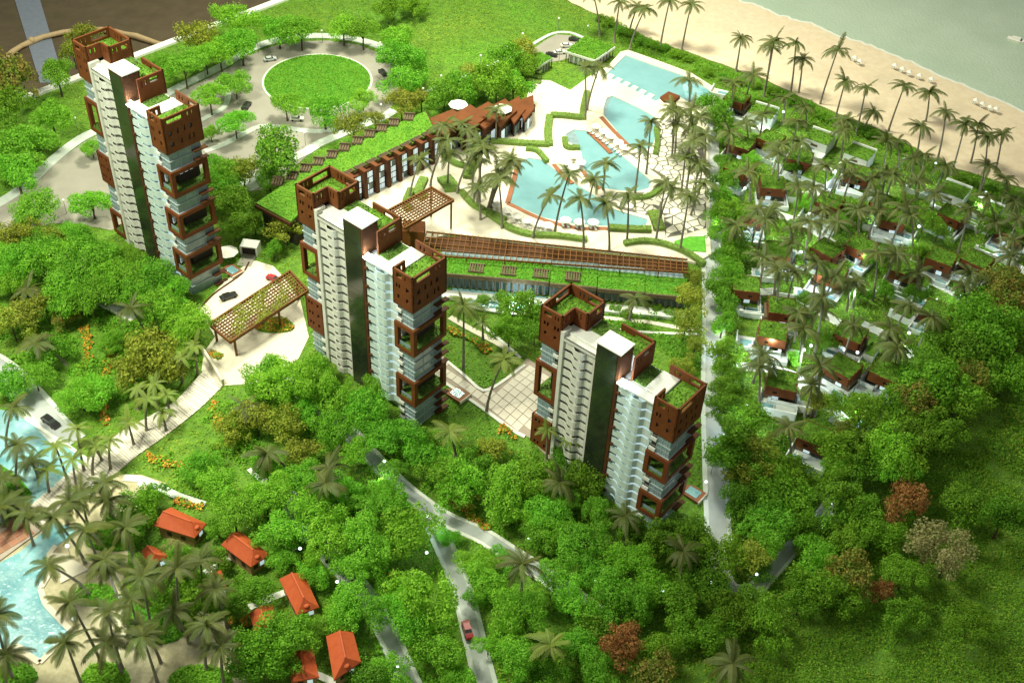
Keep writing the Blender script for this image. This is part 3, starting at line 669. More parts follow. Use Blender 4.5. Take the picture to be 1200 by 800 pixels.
# ------------------------------------------------------------------ the three towers
def turf_mesh(name, rects, z, mt='turf', dens=5, size=0.42):
    """a turf slab with tufts"""
    V=[];F_=[];o=0
    m_=MB()
    for (x0,y0,x1,y1) in rects: m_.box(x0,y0,z-0.5,x1,y1,z)
    pts=[]
    for (x0,y0,x1,y1) in rects:
        n=int((x1-x0)*(y1-y0)*dens); pts.append(np.column_stack([RNG.uniform(x0,x1,n),RNG.uniform(y0,y1,n),z+RNG.uniform(0.01,.20,n)]))
    p=np.concatenate(pts); v,f=leaf_cloud(p,np.tile([0,0,.6],(len(p),1)),size,RNG)
    m_.add([tuple(k) for k in v],[tuple(k) for k in f]); return m_
def tower(origin, yaw, Ht, zbase, segsR, segsL, label):
    T=thing('residential_tower',(origin[0],origin[1],zbase),yaw,label,'tower','tall residential towers')
    Z=lambda z: Ht+z
    # ---- left rooftop frame
    pl=[(-7,0),(0,0),(0,4.9),(4.1,4.9),(4.1,12.3),(-7,12.3)]
    m_=MB()
    m_.wall(pl[0],pl[1],Z(-11.7),Z(0),.55,[(1.2,3.6,Z(-2.3),Z(-.9)),(4.6,5.0,Z(-2.3),Z(-.9)),(5.5,5.9,Z(-2.3),Z(-.9)),(1.3,1.9,Z(-5.6),Z(-4.2)),(2.3,2.9,Z(-5.6),Z(-4.2)),(4.6,5.2,Z(-5.6),Z(-4.2)),(5.6,6.2,Z(-5.6),Z(-4.2)),(1.6,2.4,Z(-8.6),Z(-7.4)),(4.7,5.5,Z(-8.6),Z(-7.4))])
    m_.wall(pl[1],pl[2],Z(-4.4),Z(0),.55,[(1.2,1.8,Z(-2.7),Z(-.9)),(2.6,3.2,Z(-2.7),Z(-.9))])
    m_.wall(pl[2],pl[3],Z(-6.0),Z(0),.55,[(0.9,1.3,Z(-2.7),Z(-.9)),(1.9,2.3,Z(-2.7),Z(-.9))])
    m_.wall(pl[3],pl[4],Z(-6.0),Z(0),.55,[(1.0,1.5,Z(-2.7),Z(-.9)),(2.3,2.8,Z(-2.7),Z(-.9)),(3.9,6.2,Z(-2.4),Z(-.9))])
    m_.wall(pl[4],pl[5],Z(-11.7),Z(0),.55,[(1.0,5.0,Z(-2.6),Z(-.8)),(6.0,6.5,Z(-2.6),Z(-.8)),(7.2,7.7,Z(-2.6),Z(-.8))])
    m_.wall(pl[5],pl[0],Z(-11.7),Z(0),.55,[(1.2,6.6,Z(-2.6),Z(-.8)),(8.0,8.5,Z(-2.6),Z(-.8)),(9.3,9.8,Z(-2.6),Z(-.8))])
    m_.build('rooftop_frame','corten',T)
    turf_mesh('t',[(-6.4,0.6,-0.6,11.7),(-0.6,5.5,3.5,11.7)],Z(-3.3),'turf').build('roof_turf','turf',T)
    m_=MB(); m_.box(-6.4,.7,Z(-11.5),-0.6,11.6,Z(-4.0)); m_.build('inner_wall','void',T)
    # ---- body
    m_=MB(); m_.box(0.02,1.7,0-2,10.85,11.4,Z(-5.4)); m_.box(10.9,5.2,-2,20.4,10.9,Z(-4.9)); m_.box(18.3,1.2,-2,29.6,10.4,Z(-10.0)); m_.build('body_wall','white',T)
    m_=MB(); m_.box(-0.1,-0.15,-2,0.95,3.0,Z(-4.5)); m_.box(10.0,0.5,-2,10.85,1.7,Z(-6.6)); m_.build('concrete_pier','greywhite',T)
    m_=MB(); m_.box(0.96,-0.1,Z(-6.4),10.88,3.4,Z(-6.0)); m_.box(0.96,-0.1,Z(-7.1),10.8,0.15,Z(-6.0)); m_.build('bay_roof','greywhite',T)
    m_=MB(); m_.box(18.25,-1.0,Z(-10.2),29.5,1.6,Z(-9.7)); m_.build('bay_roof','white',T)
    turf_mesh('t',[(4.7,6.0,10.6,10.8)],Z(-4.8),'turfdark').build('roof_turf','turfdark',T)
    turf_mesh('t',[(10.9,5.3,20.1,10.4)],Z(-4.3),'turf').build('roof_turf','turf',T)
    # ---- core
    m_=MB(); m_.box(10.95,-0.2,-2,18.1,5.05,Z(-1.5)); core=m_.build('lift_core','corten_dark',T)
    npan=int((Z(-1.8)+2)/5.2)
    for k in range(npan):
        z0=-1+k*5.2; m_=MB(); m_.box(11.15,-0.34,z0,17.3,-0.2,min(z0+5.12,Z(-1.75))); m_.build('glass_panel','glassdark',core)
    m_=MB(); m_.box(17.5,-0.42,-2,18.35,0.1,Z(-1.9)); m_.box(18.1,0.1,-2,18.4,4.6,Z(-1.9)); m_.build('rust_edge','corten_dark',core)
    m_=MB(); m_.box(10.7,-0.5,Z(-1.5),18.35,5.3,Z(-1.14)); m_.build('core_cap','cap',core)
    # ---- balconies
    def balcony(x0,x1,y0,amp,hp):
        m_=MB(); L=x1-x0
        ln=[(0,.1),(L*.24,.0),(L*.31,amp*.2),(L*.42,amp*.9),(L*.47,amp),(L*.64,amp),(L*.70,amp*.8),(L*.78,.05),(L*.84,-.1),(L,0.0)]
        for i in range(len(ln)-1):
            a=(x0+ln[i][0],y0-ln[i][1]);b=(x0+ln[i+1][0],y0-ln[i+1][1]); m_.wall(a,b,-0.35,hp,.16)
        m_.prism([(x0+a,y0-b+.16) for a,b in ln]+[(x1,1.75 if x0<10 else 1.25),(x0,1.75 if x0<10 else 1.25)],-.33,-.03)
        return m_
    bl=balcony(1.0,9.95,0.5,1.2,1.72).mesh('balcony','greywhite'); br=balcony(18.5,29.4,0.0,1.15,1.95).mesh('balcony','litbal')
    bwl=[MB().box(2.2,1.62,.1,3.8,1.69,2.5).mesh('window','slat'),MB().box(6.4,1.62,.1,7.6,1.69,2.5).mesh('window','glass')]
    bwr=[MB().box(20,1.1,.1,22.5,1.19,2.4).mesh('window','litwin'),MB().box(24,1.1,.1,28.4,1.19,2.4).mesh('window','litwin')]
    mb_=MB(); mb_.box(18.42,-0.7,-.3,19.2,1.0,.45); brk=mb_.mesh('bracket','corten_dark')
    z=Z(-9.4)
    while z>0.2: link('balcony',bl,T,(0,0,z)); [link('window',b_,T,(0,0,z)) for b_ in bwl]; z-=3.02
    z=Z(-13.2); k=0
    while z>0.2:
        link('balcony',br,T,(0,0,z)); [link('window',b_,T,(0,0,z)) for b_ in bwr]
        if k%2==0: link('bracket',brk,T,(0,0,z-.3))
        z-=3.02; k+=1
    m_=MB(); m_.ball((19.2,0.2,Z(-9.0)),.45,10,6); m_.build('roof_lamp','globe',T)
    l_=bpy.data.lights.new('roof_led','POINT'); l_.energy=2600; l_.color=(.85,.97,1); l_.shadow_soft_size=.5; lo_=bpy.data.objects.new('roof_led',l_); COL.objects.link(lo_); lo_.parent=T; lo_.location=(20.0,-1.2,Z(-8.6))
    # ---- middle rooftop frame
    m_=MB(); m_.wall((20.75,2.4),(20.75,11.1),Z(-9.9),Z(-2.6),.55,[(1.0,1.5,Z(-5.4),Z(-3.6)),(2.4,2.9,Z(-5.4),Z(-3.6)),(3.9,6.6,Z(-5.2),Z(-3.5))])
    m_.wall((20.75,11.1),(10.6,11.1),Z(-9.9),Z(-2.6),.55,[(1.2,6.0,Z(-4.8),Z(-3.5))]); m_.build('rooftop_frame','corten',T)
    # ---- right rooftop terrace and frame
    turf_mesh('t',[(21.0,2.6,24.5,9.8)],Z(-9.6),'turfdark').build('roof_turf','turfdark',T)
    m_=MB(); m_.box(24.6,1.8,Z(-10.0),29.5,10.3,Z(-9.5))
    for k in range(9): m_.box(24.8,2.0+k*.92,Z(-9.5),29.3,2.7+k*.92,Z(-9.4))
    m_.build('roof_deck','white',T)
    x0,x1,y0,y1=29.6,36.6,-1.6,10.8
    m_=MB()
    m_.wall((x0,y0),(x1,y0),Z(-17.9),Z(-6.6),.5,[(1.4,3.2,Z(-8.8),Z(-7.4)),(4.2,4.6,Z(-8.8),Z(-7.4)),(1.2,1.7,Z(-12.2),Z(-10.8)),(2.1,2.6,Z(-12.2),Z(-10.8)),(4.6,5.6,Z(-12.2),Z(-10.8)),(4.6,5.4,Z(-15.6),Z(-14.2)),(1.6,2.3,Z(-15.6),Z(-14.2))])
    m_.wall((x1,y0),(x1,y1),Z(-17.9),Z(-6.6),.5,[(1.5,6.5,Z(-8.8),Z(-7.5)),(8.2,8.7,Z(-8.8),Z(-7.4)),(9.6,10.1,Z(-8.8),Z(-7.4)),(1.6,2.6,Z(-12.6),Z(-11.2)),(4.2,4.8,Z(-12.6),Z(-11)),(6.4,7.0,Z(-12.6),Z(-11)),(8.3,9.3,Z(-12.6),Z(-11.2)),(1.6,2.8,Z(-16),Z(-14.6)),(5.0,5.6,Z(-16),Z(-14.4)),(7.6,8.2,Z(-16),Z(-14.4)),(9.0,9.6,Z(-16),Z(-14.4))])
    m_.wall((x1,y1),(26.1,y1),Z(-10.2),Z(-6.6),.5,[(1.6,4.6,Z(-8.6),Z(-7.4)),(7.0,7.6,Z(-8.8),Z(-7.4)),(8.4,9,Z(-8.8),Z(-7.4))])
    m_.wall((x1,y1),(x0,y1),Z(-17.9),Z(-10.2),.5)
    m_.wall((x0,y0+4.2),(x0,y0),Z(-10.4),Z(-6.6),.5,[(0.9,1.6,Z(-9.2),Z(-7.5)),(2.4,3.1,Z(-9.2),Z(-7.5))])
    m_.wall((x0,y1),(x0,y0),Z(-17.9),Z(-10.4),.5)
    fr=m_.build('rooftop_frame','corten',T)
    m_=MB(); m_.box(x0+.7,y0+.8,Z(-17.7),x1-.8,y1-.8,Z(-10.6)); m_.build('inner_glass','glass',fr)
    turf_mesh('t',[(x0+.6,y0+.6,x1-.6,y1-.6)],Z(-9.3),'turf').build('roof_turf','turf',T)
    # ---- stacked storeys of the two wings
    def wing(x0,x1,y0,y1,segs,side):
        z1=None
        ins=0.75
        for kind,za,zb in segs:
            a,b=Z(zb),Z(za)
            gx0,gx1=x0+ins,x1-ins; gy0,gy1=y0+ins,y1-ins
            if kind=='glass':
                nf=max(1,round((b-a)/3.05)); fh=(b-a)/nf
                m_=MB(); m_.box(gx0+.15,gy0+.15,a,gx1-.15,gy1-.15,b); g=m_.build('glass_storey','glass',T)
                for k in range(nf):
                    m_=MB(); m_.box(gx0-.12,gy0-.12,a+k*fh-.0+.004,gx1+.12,gy1+.12,a+k*fh+.2); m_.build('floor_slab','mull',g)
                    for s in range(3):
                        xx=gx0+(gx1-gx0)*(s+1.2)/4; MB().box(xx-.07,gy0+.05,a+k*fh+.33,xx+.07,gy0+.15,a+(k+1)*fh-.01).build('mullion','mull',g)
                    fx=gx1-.15 if side>0 else gx0+.05
                    for s in range(2):
                        yy=gy0+(gy1-gy0)*(s+1)/3; MB().box(fx,yy-.06,a+k*fh+.33,fx+.1,yy+.06,a+(k+1)*fh-.01).build('mullion','mull',g)
                    MB().box(gx0+.15,gy0+.04,a+k*fh+fh*.55,gx1-.15,gy0+.14,a+k*fh+fh*.55+.1).build('transom','mull',g)
                    m_=MB()
                    if side>0: m_.box(gx0-.3,gy0-.35,a+k*fh+.33,gx0+1.5,gy0+.14,a+k*fh+1.3)
                    else: m_.box(gx1-1.4,gy0-.35,a+k*fh+.33,gx1+.2,gy0+.14,a+k*fh+1.3)
                    m_.build('balustrade','white',g)
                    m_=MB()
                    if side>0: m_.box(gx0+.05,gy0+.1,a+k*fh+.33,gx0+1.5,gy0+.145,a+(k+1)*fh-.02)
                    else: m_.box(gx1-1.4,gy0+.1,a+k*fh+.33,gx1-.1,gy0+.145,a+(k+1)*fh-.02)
                    m_.build('niche_shade_panel','void',g)  # flat dark panel on the glass, painted shade of a balcony recess
                    if side>0 and b<Z(-10):
                        m_=MB(); m_.box(x1-.7,y1-4.2,a+k*fh+.6,x1+.7,y1+.3,a+k*fh+.95); m_.build('rust_ledge','corten_dark',g)
            elif kind=='frame':
                t=1.25; m_=MB(); m_.box(x0,y0,a,x1,y1,a+t); m_.box(x0,y0,b-t,x1,y1,b)
                for cx,cy in((x0,y0),(x1-t,y0),(x0,y1-t),(x1-t,y1-t)): m_.box(cx,cy,a+t,cx+t,cy+t,b-t)
                fo=m_.build('rust_frame','corten',T)
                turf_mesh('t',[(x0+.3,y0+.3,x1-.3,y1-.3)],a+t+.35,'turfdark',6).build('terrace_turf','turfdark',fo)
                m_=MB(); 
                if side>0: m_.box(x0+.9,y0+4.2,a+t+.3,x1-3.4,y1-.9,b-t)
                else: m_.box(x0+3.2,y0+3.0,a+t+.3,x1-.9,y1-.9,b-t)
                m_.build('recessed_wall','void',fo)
                if side>0:
                    for s in range(3):
                        m_=MB(); m_.box(x1-3.38,y0+4.8+s*1.7,b-t-2.6,x1-3.3,y0+5.8+s*1.7,b-t-1.2); m_.build('lit_window','litwin',fo)
                    m_=MB(); m_.box(x0+1.0,y0+.5,a+t+.4,x1-1.0,y0+.6,a+t+1.5); m_.build('glass_rail','glass',fo)
            else:
                m_=MB(); hl=[]
                for r_ in range(3):
                    zc=a+(b-a)*(r_+.55)/3.1
                    for s0 in ((1.2,1.9),(2.4,3.0),(4.6,5.4)): hl.append((s0[0],s0[1],zc,zc+1.3))
                m_.wall((x0,y0),(x1,y0),a,b,.5,hl); m_.wall((x1,y0),(x1,y1),a,b,.5); m_.wall((x1,y1),(x0,y1),a,b,.5); m_.wall((x0,y1),(x0,y0),a,b,.5,[(2,3,a+1,a+2.2),(5,6,a+4,a+5.2),(8,9,a+1,a+2.2)])
                m_.box(x0+.5,y0+.5,b-.3,x1-.5,y1-.5,b-.01); fo=m_.build('rust_panel_box','corten',T)
                m_=MB(); m_.box(x0+.6,y0+.7,a+.05,x1-.6,y1-.7,b-.35); m_.build('inner_glass','glass',fo)
    wing(29.6,36.6,-1.6,10.8,segsR,1); wing(-7.2,0.0-.12,-0.1,12.2,segsL,-1)
    return T
tower((-124.74,296.66),-0.7032,68.9,0.0,
  [('glass',-17.9,-24),('frame',-24,-32.5),('glass',-32.5,-38.6),('frame',-38.6,-47.1),('glass',-47.1,-53.3),('frame',-53.3,-61.9),('glass',-61.9,-69.5)],
  [('glass',-11.7,-18.5),('frame',-18.5,-29.7),('glass',-29.7,-37.2),('panel',-37.2,-48),('glass',-48,-58.6),('frame',-58.6,-67.6),('glass',-67.6,-70)],
  'tallest rust-framed tower, standing beside the grass roundabout at the left')
tower((-52.94,246.77),-0.6666,58.35,0.0,
  [('glass',-17.9,-24),('frame',-24,-32.9),('glass',-32.9,-42.4),('frame',-42.4,-51.2),('glass',-51.2,-60)],
  [('glass',-11.7,-18.6),('frame',-18.6,-29.4),('glass',-29.4,-37.5),('panel',-37.5,-48.8),('glass',-48.8,-59)],
  'middle rust-framed tower between the two brown lattice pergolas')
tower((12.22,219.83),-0.6595,52.8,-8.0,
  [('glass',-17.9,-25),('frame',-25,-33),('glass',-33,-39.7),('frame',-39.7,-47.4),('glass',-47.4,-54)],
  [('glass',-11.7,-18.5),('frame',-18.5,-31),('glass',-31,-38.4),('panel',-38.4,-51),('glass',-51,-54)],
  'nearest rust-framed tower at the right, rising from the dense trees')

# ------------------------------------------------------------------ hotel wing with a turf roof and stepped bays
HW=thing('hotel_wing',G(430,200),0,'long turf-roofed hotel wing with stepped rust bays and glowing windows','building')
base_inv=Vector(HW.location)
def hb(name,mb,mt,parent=None):
    mb.v=[tuple(Vector(v)-base_inv) for v in mb.v]; return mb.build(name,mt,parent or HW)
def atz(px,py,z):
    d=ray(px,py); t=(z-CAM_Z)/d.z; p=d*t; return Vector((p.x,p.y,z))
RZ=10.6
back=[atz(*p,RZ) for p in ((298,240),(322,224),(360,201),(400,179),(440,158),(484,137),(500,131))]
front=[atz(*p,RZ) for p in ((340,262),(378,222),(395,213),(424,199),(455,184),(485,169),(512,155))]
outl=[(p.x,p.y) for p in back]+[(p.x,p.y) for p in front[::-1]]
m_=MB(); m_.prism(outl,RZ-1.2,RZ); hb('roof_slab',m_,'corten_dark')
inn=[]; cx_=sum(p[0] for p in outl)/len(outl); cy_=sum(p[1] for p in outl)/len(outl)
for x,y in outl:
    d=math.hypot(cx_-x,cy_-y); inn.append((x+(cx_-x)/d*.7,y+(cy_-y)/d*.7))
m_=MB(); m_.prism(inn,RZ-.3,RZ+.45)
n=6000; xs=[p[0] for p in inn]; ys=[p[1] for p in inn]
pp=np.stack([RNG.uniform(min(xs),max(xs),n*4),RNG.uniform(min(ys),max(ys),n*4)],1); pp=pp[pip(pp,inn)][:n*2]
v,f=leaf_cloud(np.column_stack([pp,RZ+.45+RNG.uniform(0,.25,len(pp))]),np.tile([0,0,1.],(len(pp),1)),.36,RNG); m_.add([tuple(k) for k in v],[tuple(k) for k in f]); hb('roof_turf',m_,'lawnflake')
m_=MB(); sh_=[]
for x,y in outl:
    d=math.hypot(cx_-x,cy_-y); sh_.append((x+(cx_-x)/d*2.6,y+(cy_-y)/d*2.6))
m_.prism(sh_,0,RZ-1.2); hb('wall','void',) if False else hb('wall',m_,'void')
for px,py in ((325.5,214),(342,207.7),(358,199),(373,191),(388.7,183),(403.4,174.6),(419,166.7),(433,158.7),(447.3,152),(461.5,145.4),(479,139)):
    p=atz(px,py,RZ+.6); m_=MB(); 
    for k in range(4): m_.box(p.x-1.7+k*.9,p.y-1.5,RZ+.5,p.x-1.1+k*.9,p.y+1.6,RZ+1.25)
    m_.box(p.x-1.9,p.y+1.62,RZ+.4,p.x+2.0,p.y+2.0,RZ+1.9); m_.box(p.x-1.8,p.y-1.45,RZ+.3,p.x+1.7,p.y+1.55,RZ+.7); hb('roof_vent',m_,'slat')
fl_=[atz(*p,RZ) for p in ((378,222),(395,213),(424,199),(455,184),(485,169),(512,155))]
fc=smooth_line([(p.x,p.y) for p in fl_],0.5); seg=len(fc)//10
for k in range(10):
    a=fc[min(k*seg,len(fc)-1)]; b=fc[min((k+1)*seg,len(fc)-1)]; d=(b-a)/np.linalg.norm(b-a); nn=np.array([d[1],-d[0]]); L=np.linalg.norm(b-a)
    c=a+nn*0.3
    q=[c,c+d*L*.26,c+d*L*.26+nn*3.0,c+nn*3.0]; m_=MB(); m_.prism([tuple(x) for x in q],0,RZ+1.2); hb('bay_fin',m_,'corten_dark')
    q=[c+d*L*-.02+nn*-.02,c+d*L*.29-nn*.02,c+d*L*.29+nn*3.1,c-d*L*.02+nn*3.1]; m_=MB(); m_.prism([tuple(x) for x in q],RZ+1.2,RZ+1.5); hb('fin_cap',m_,'corten')
    q=[c+d*L*.27,c+d*L*.99,c+d*L*.99+nn*1.3,c+d*L*.27+nn*1.3]; m_=MB(); m_.prism([tuple(x) for x in q],0,RZ-.4); w_=hb('window_bay',m_,'corten_dark')
    for r_ in range(4):
        for s in range(2):
            q0=c+d*L*(.30+.34*s)+nn*1.31; q1=c+d*L*(.30+.34*s+.30)+nn*1.31
            m_=MB(); m_.prism([tuple(q0),tuple(q1),tuple(q1+nn*.08),tuple(q0+nn*.08)],.6+r_*2.4,.6+r_*2.4+2.0); hb('pane',m_,'litwin' if (k*3+r_*5+s)%4<3 else 'glass',w_)
    sl=MB(); c2=c-nn*2.0
    for s in range(4): sl.beam((*(c2+d*L*(-.1)+nn*s*.5),RZ+.9),(*(c2+d*L*.75+nn*s*.5),RZ+.9),.28,.5)
    hb('roof_slats',sl,'slat')
# rust plates of the lobby end
plates=[((500,140),(530,128),(552,140),(520,158),10.5),((522,140),(551,123),(572,137),(545,156),10.0),((548,133),(572,119),(592,132),(568,151),9.4),((570,128),(592,116),(606,130),(586,148),8.8),((590,123),(608,113),(616,128),(602,145),8.0),((606,119),(625,112),(626,128),(614,142),7.2)]
LB=thing('lobby_hall',G(560,150),0,'rust plated lobby hall stepping down at the far end of the hotel wing','building')
lb=Vector(LB.location)
for i,(a,b,c,d,z) in enumerate(plates):
    q=[atz(*p,z) for p in (a,b,c,d)]; cen=sum(q,Vector())/4
    m_=MB(); m_.prism([(p.x-lb.x,p.y-lb.y) for p in q],z-.7-lb.z-i*.02,z-lb.z+.25*(i%2)); m_.build('roof_plate','corten',LB)
    m_=MB(); m_.prism([((p.x-cen.x)*.78+cen.x-lb.x,(p.y-cen.y)*.78+cen.y-lb.y) for p in q],-lb.z,z-.7-lb.z-.05-i*.02); wq=m_.build('wall','corten_dark',LB)
    e0=q[3];e1=q[2]
    for s in range(3):
        f0=e0.lerp(e1,.12+.28*s);f1=e0.lerp(e1,.12+.28*s+.2); f0=f0.lerp(cen,.17);f1=f1.lerp(cen,.17)
        m_=MB(); m_.beam((f0.x-lb.x,f0.y-lb.y,3),(f1.x-lb.x,f1.y-lb.y,3),.25,3.8); m_.build('pane','litwin' if (i+s)%3==0 else 'glass',wq)
    st=[G(q_[0],q_[1]) for q_ in ((0,0),)] if False else None
for k in range(5):
    p=G(604+k*4,150-k*5); m_=MB(); m_.box(p.x-3-lb.x,p.y-2.5-lb.y,0.9,p.x+2.2-lb.x,p.y+2.5-lb.y,1.6+(4-k)*.8); m_.build('plinth_step','corten_dark',LB)

# ------------------------------------------------------------------ long low building with lattice roof
LBD=thing('low_pavilion',G(660,325),0,'long low pavilion with turf roof panels below the wide brown lattice','building'); l0=Vector(LBD.location)
A=atz(516,298,6.2); B=atz(806,323,6.2); ax=(B-A); Ln=ax.length; ax.normalize(); nx=Vector((ax.y,-ax.x,0))   # nx points to the camera side
if nx.y>0: nx=-nx
def loc(s,n,z): p=A+ax*s+nx*n; return Vector((p.x,p.y,z))-l0
edges_s=[0,Ln*.45,Ln*.64,Ln*.83,Ln]
for i in range(4):
    s0,s1=edges_s[i]+.15,edges_s[i+1]-.15; z=6.2-0.35*i
    m_=MB(); q=[loc(s0,0.2,0),loc(s1,0.2,0),loc(s1,9.2,0),loc(s0,9.2,0)]; m_.prism([(p.x,p.y) for p in q],z-.9-l0.z,z-l0.z); rf=m_.build('roof_panel','lawn',LBD)
    n=int((s1-s0)*9*14); uu=RNG.uniform(s0,s1,n); vv=RNG.uniform(.3,9.1,n); P=np.array([tuple(loc(a,b,z+.1+random.uniform(0,.15))) for a,b in zip(uu,vv)])
    v,f=leaf_cloud(P,np.tile([0,0,1.],(n,1)),.33,RNG); link('turf_tufts',np_mesh('turf_tufts',v,f,'lawnflake'),rf)['kind']='stuff'
    m_=MB(); q=[loc(s0,9.22,0),loc(s1,9.22,0),loc(s1,9.7,0),loc(s0,9.7,0)]; m_.prism([(p.x,p.y) for p in q],z-1.2-l0.z,z+.2-l0.z); m_.build('fascia','slat',LBD)
    m_=MB(); q=[loc(s0,-4,0),loc(s1,-4,0),loc(s1,8.0,0),loc(s0,8.0,0)]; m_.prism([(p.x,p.y) for p in q],-.5-l0.z,z-.95-l0.z); wq=m_.build('wall','glass',LBD)
    k=s0+.6
    while k<s1:
        m_=MB(); p=loc(k,8.7,0); q=loc(k+.35,8.7,0); m_.prism([(p.x,p.y),(q.x,q.y),(q.x+nx.x*.6,q.y+nx.y*.6),(p.x+nx.x*.6,p.y+nx.y*.6)],-l0.z,z-1.21-l0.z); m_.build('post','slat',wq); k+=1.9
    if i==0:
        for s in (10,20,30,40):
            m_=MB()
            for t in range(6): a=loc(s+t*.8,4,z+.35); b=loc(s+t*.8,7.8,z+.35); m_.beam(a,b,.45,.5)
            m_.beam(loc(s-.4,4,z+.4),loc(s+4.6,4,z+.4),.3,.7); m_.beam(loc(s-.4,7.8,z+.4),loc(s+4.6,7.8,z+.4),.3,.7); m_.build('roof_vent','slat',LBD)
m_=MB(); q=[loc(-4,11,0),loc(Ln-4,11,0),loc(Ln-4,14.5,0),loc(-4,14.5,0)]; m_.prism([(p.x,p.y) for p in q],-.3-l0.z,1.1-l0.z); m_.build('white_ledge','white',LBD)
tag(patch('lattice_shade_floor',[(500,290),(503,281),(540,280),(806,312),(806,322),(700,315),(600,307)],1.0,'corten_dark',skirt=.3,excl=False),kind='structure')  # brown floor, the shade under the lattice put into its dark colour
# lattice roof over the terrace edge
LT=thing('lattice_roof',G(650,295),0,'long brown lattice canopy along the front edge of the pool terrace','pergola'); t0=Vector(LT.location)
L0,L1=atz(497,285,8.0),atz(806,312,8.0); d0=(L1-L0).normalized(); n0=Vector((d0.y,-d0.x,0)); LL=(L1-L0).length
if n0.y>0: n0=-n0
WW=lambda s: 6.0-2.6*(s/LL)
bm_=None
for k in range(5):
    m_=MB(); fr=-1+2*k/4
    m_.beam(L0-t0+n0*WW(0)*fr,L1-t0+n0*WW(LL)*fr,.28,.55); m_.build('long_beam','lattice',LT)
k=0.0
while k<LL:
    m_=MB(); p=L0+d0*k-t0; m_.beam(p-n0*WW(k)*1.02+Vector((0,0,.3)),p+n0*WW(k)*1.02+Vector((0,0,.3)),.24,.42); m_.build('cross_slat','lattice',LT); k+=1.85
k=2.0
while k<LL:
    for s in (-1,1):
        p=L0+d0*k-t0+n0*WW(k)*s*.97; m_=MB(); m_.box(p.x-.16,p.y-.16,-t0.z+.4,p.x+.16,p.y+.16,p.z-.25); m_.build('post','lattice',LT)
    k+=12
tag(patch('canal_water',[(528,338),(560,341),(640,349),(640,366),(600,364),(560,360),(540,352)],0.35,'lagoon',skirt=0.2),kind='structure')
strip('canal_edge',[(528,344),(545,358),(580,366),(615,370),(660,372)],1.4,0.9,'kerb')
strip('canal_edge',[(642,352),(700,360),(760,366),(810,371)],2.2,0.5,'kerb')

# ------------------------------------------------------------------ lattice pergolas
def pergola(corners,z,nu,nv,label,posts):
    q=[atz(*p,z) for p in corners]; c0=Vector((q[0].x,q[0].y,0)); T=thing('pergola',c0,0,label,'pergola')
    q=[p-c0 for p in q]   # q0->q1 short, q1->q2 long, q3->q0 long
    for a,b in ((0,1),(1,2),(2,3),(3,0)):
        m_=MB(); m_.beam(q[a],q[b],.5,.95); m_.build('edge_beam','lattice',T)
    for i in range(1,nv):
        t=i/nv; m_=MB(); m_.beam(q[0].lerp(q[1],t),q[3].lerp(q[2],t),.26,.4); m_.build('long_slat','lattice',T)
    for i in range(1,nu):
        t=i/nu; m_=MB(); m_.beam(q[0].lerp(q[3],t)+Vector((0,0,.28)),q[1].lerp(q[2],t)+Vector((0,0,.28)),.26,.3); m_.build('cross_slat','lattice',T)
    for (s,t) in posts:
        p=q[0].lerp(q[3],s).lerp(q[1].lerp(q[2],s),t); m_=MB(); m_.box(p.x-.3,p.y-.3,float(H(c0.x,c0.y)),p.x+.3,p.y+.3,p.z-.45); m_.build('post','lattice',T)
    return T
pg=pergola([(245,380),(270,401),(361,341),(340,318)],7.0,30,9,'brown lattice pergola over the forecourt left of the middle tower',[(.04,.08),(.06,.94),(.62,.06),(.62,.94),(.97,.5)])
q_=[atz(*p,7.3)-Vector(pg.location) for p in [(245,380),(270,401),(361,341),(340,318)]]
n=3200; s1_=RNG.beta(2.2,2.6,n); t1_=RNG.uniform(.02,.98,n); keep=(np.sin(s1_*23+t1_*5)+np.sin(t1_*9+s1_*11)+RNG.normal(0,.8,n))>-.2
P=np.array([tuple(q_[0].lerp(q_[3],a).lerp(q_[1].lerp(q_[2],a),b)) for a,b in zip(s1_[keep],t1_[keep])]); P[:,2]+=RNG.uniform(.1,.5,len(P))
v,f=leaf_cloud(P,np.tile([0,0,1.],(len(P),1)),.42,RNG); tag(link('vine',np_mesh('vine',v,f,'leaf_olive'),pg),kind='stuff')
pergola([(531.5,235),(505.5,220),(455,247),(474,268)],12.0,17,9,'tall brown lattice canopy behind the middle tower beside the palms',[(.03,.04),(.03,.96),(.9,.06),(.9,.94)])
m_=MB(); p=G(487,290); m_.box(p.x-4,p.y-3,0,p.x+3,p.y+3,8.5); tag(m_.build('kiosk_block','corten'),'plain rust block under the tall canopy behind the middle tower','block')

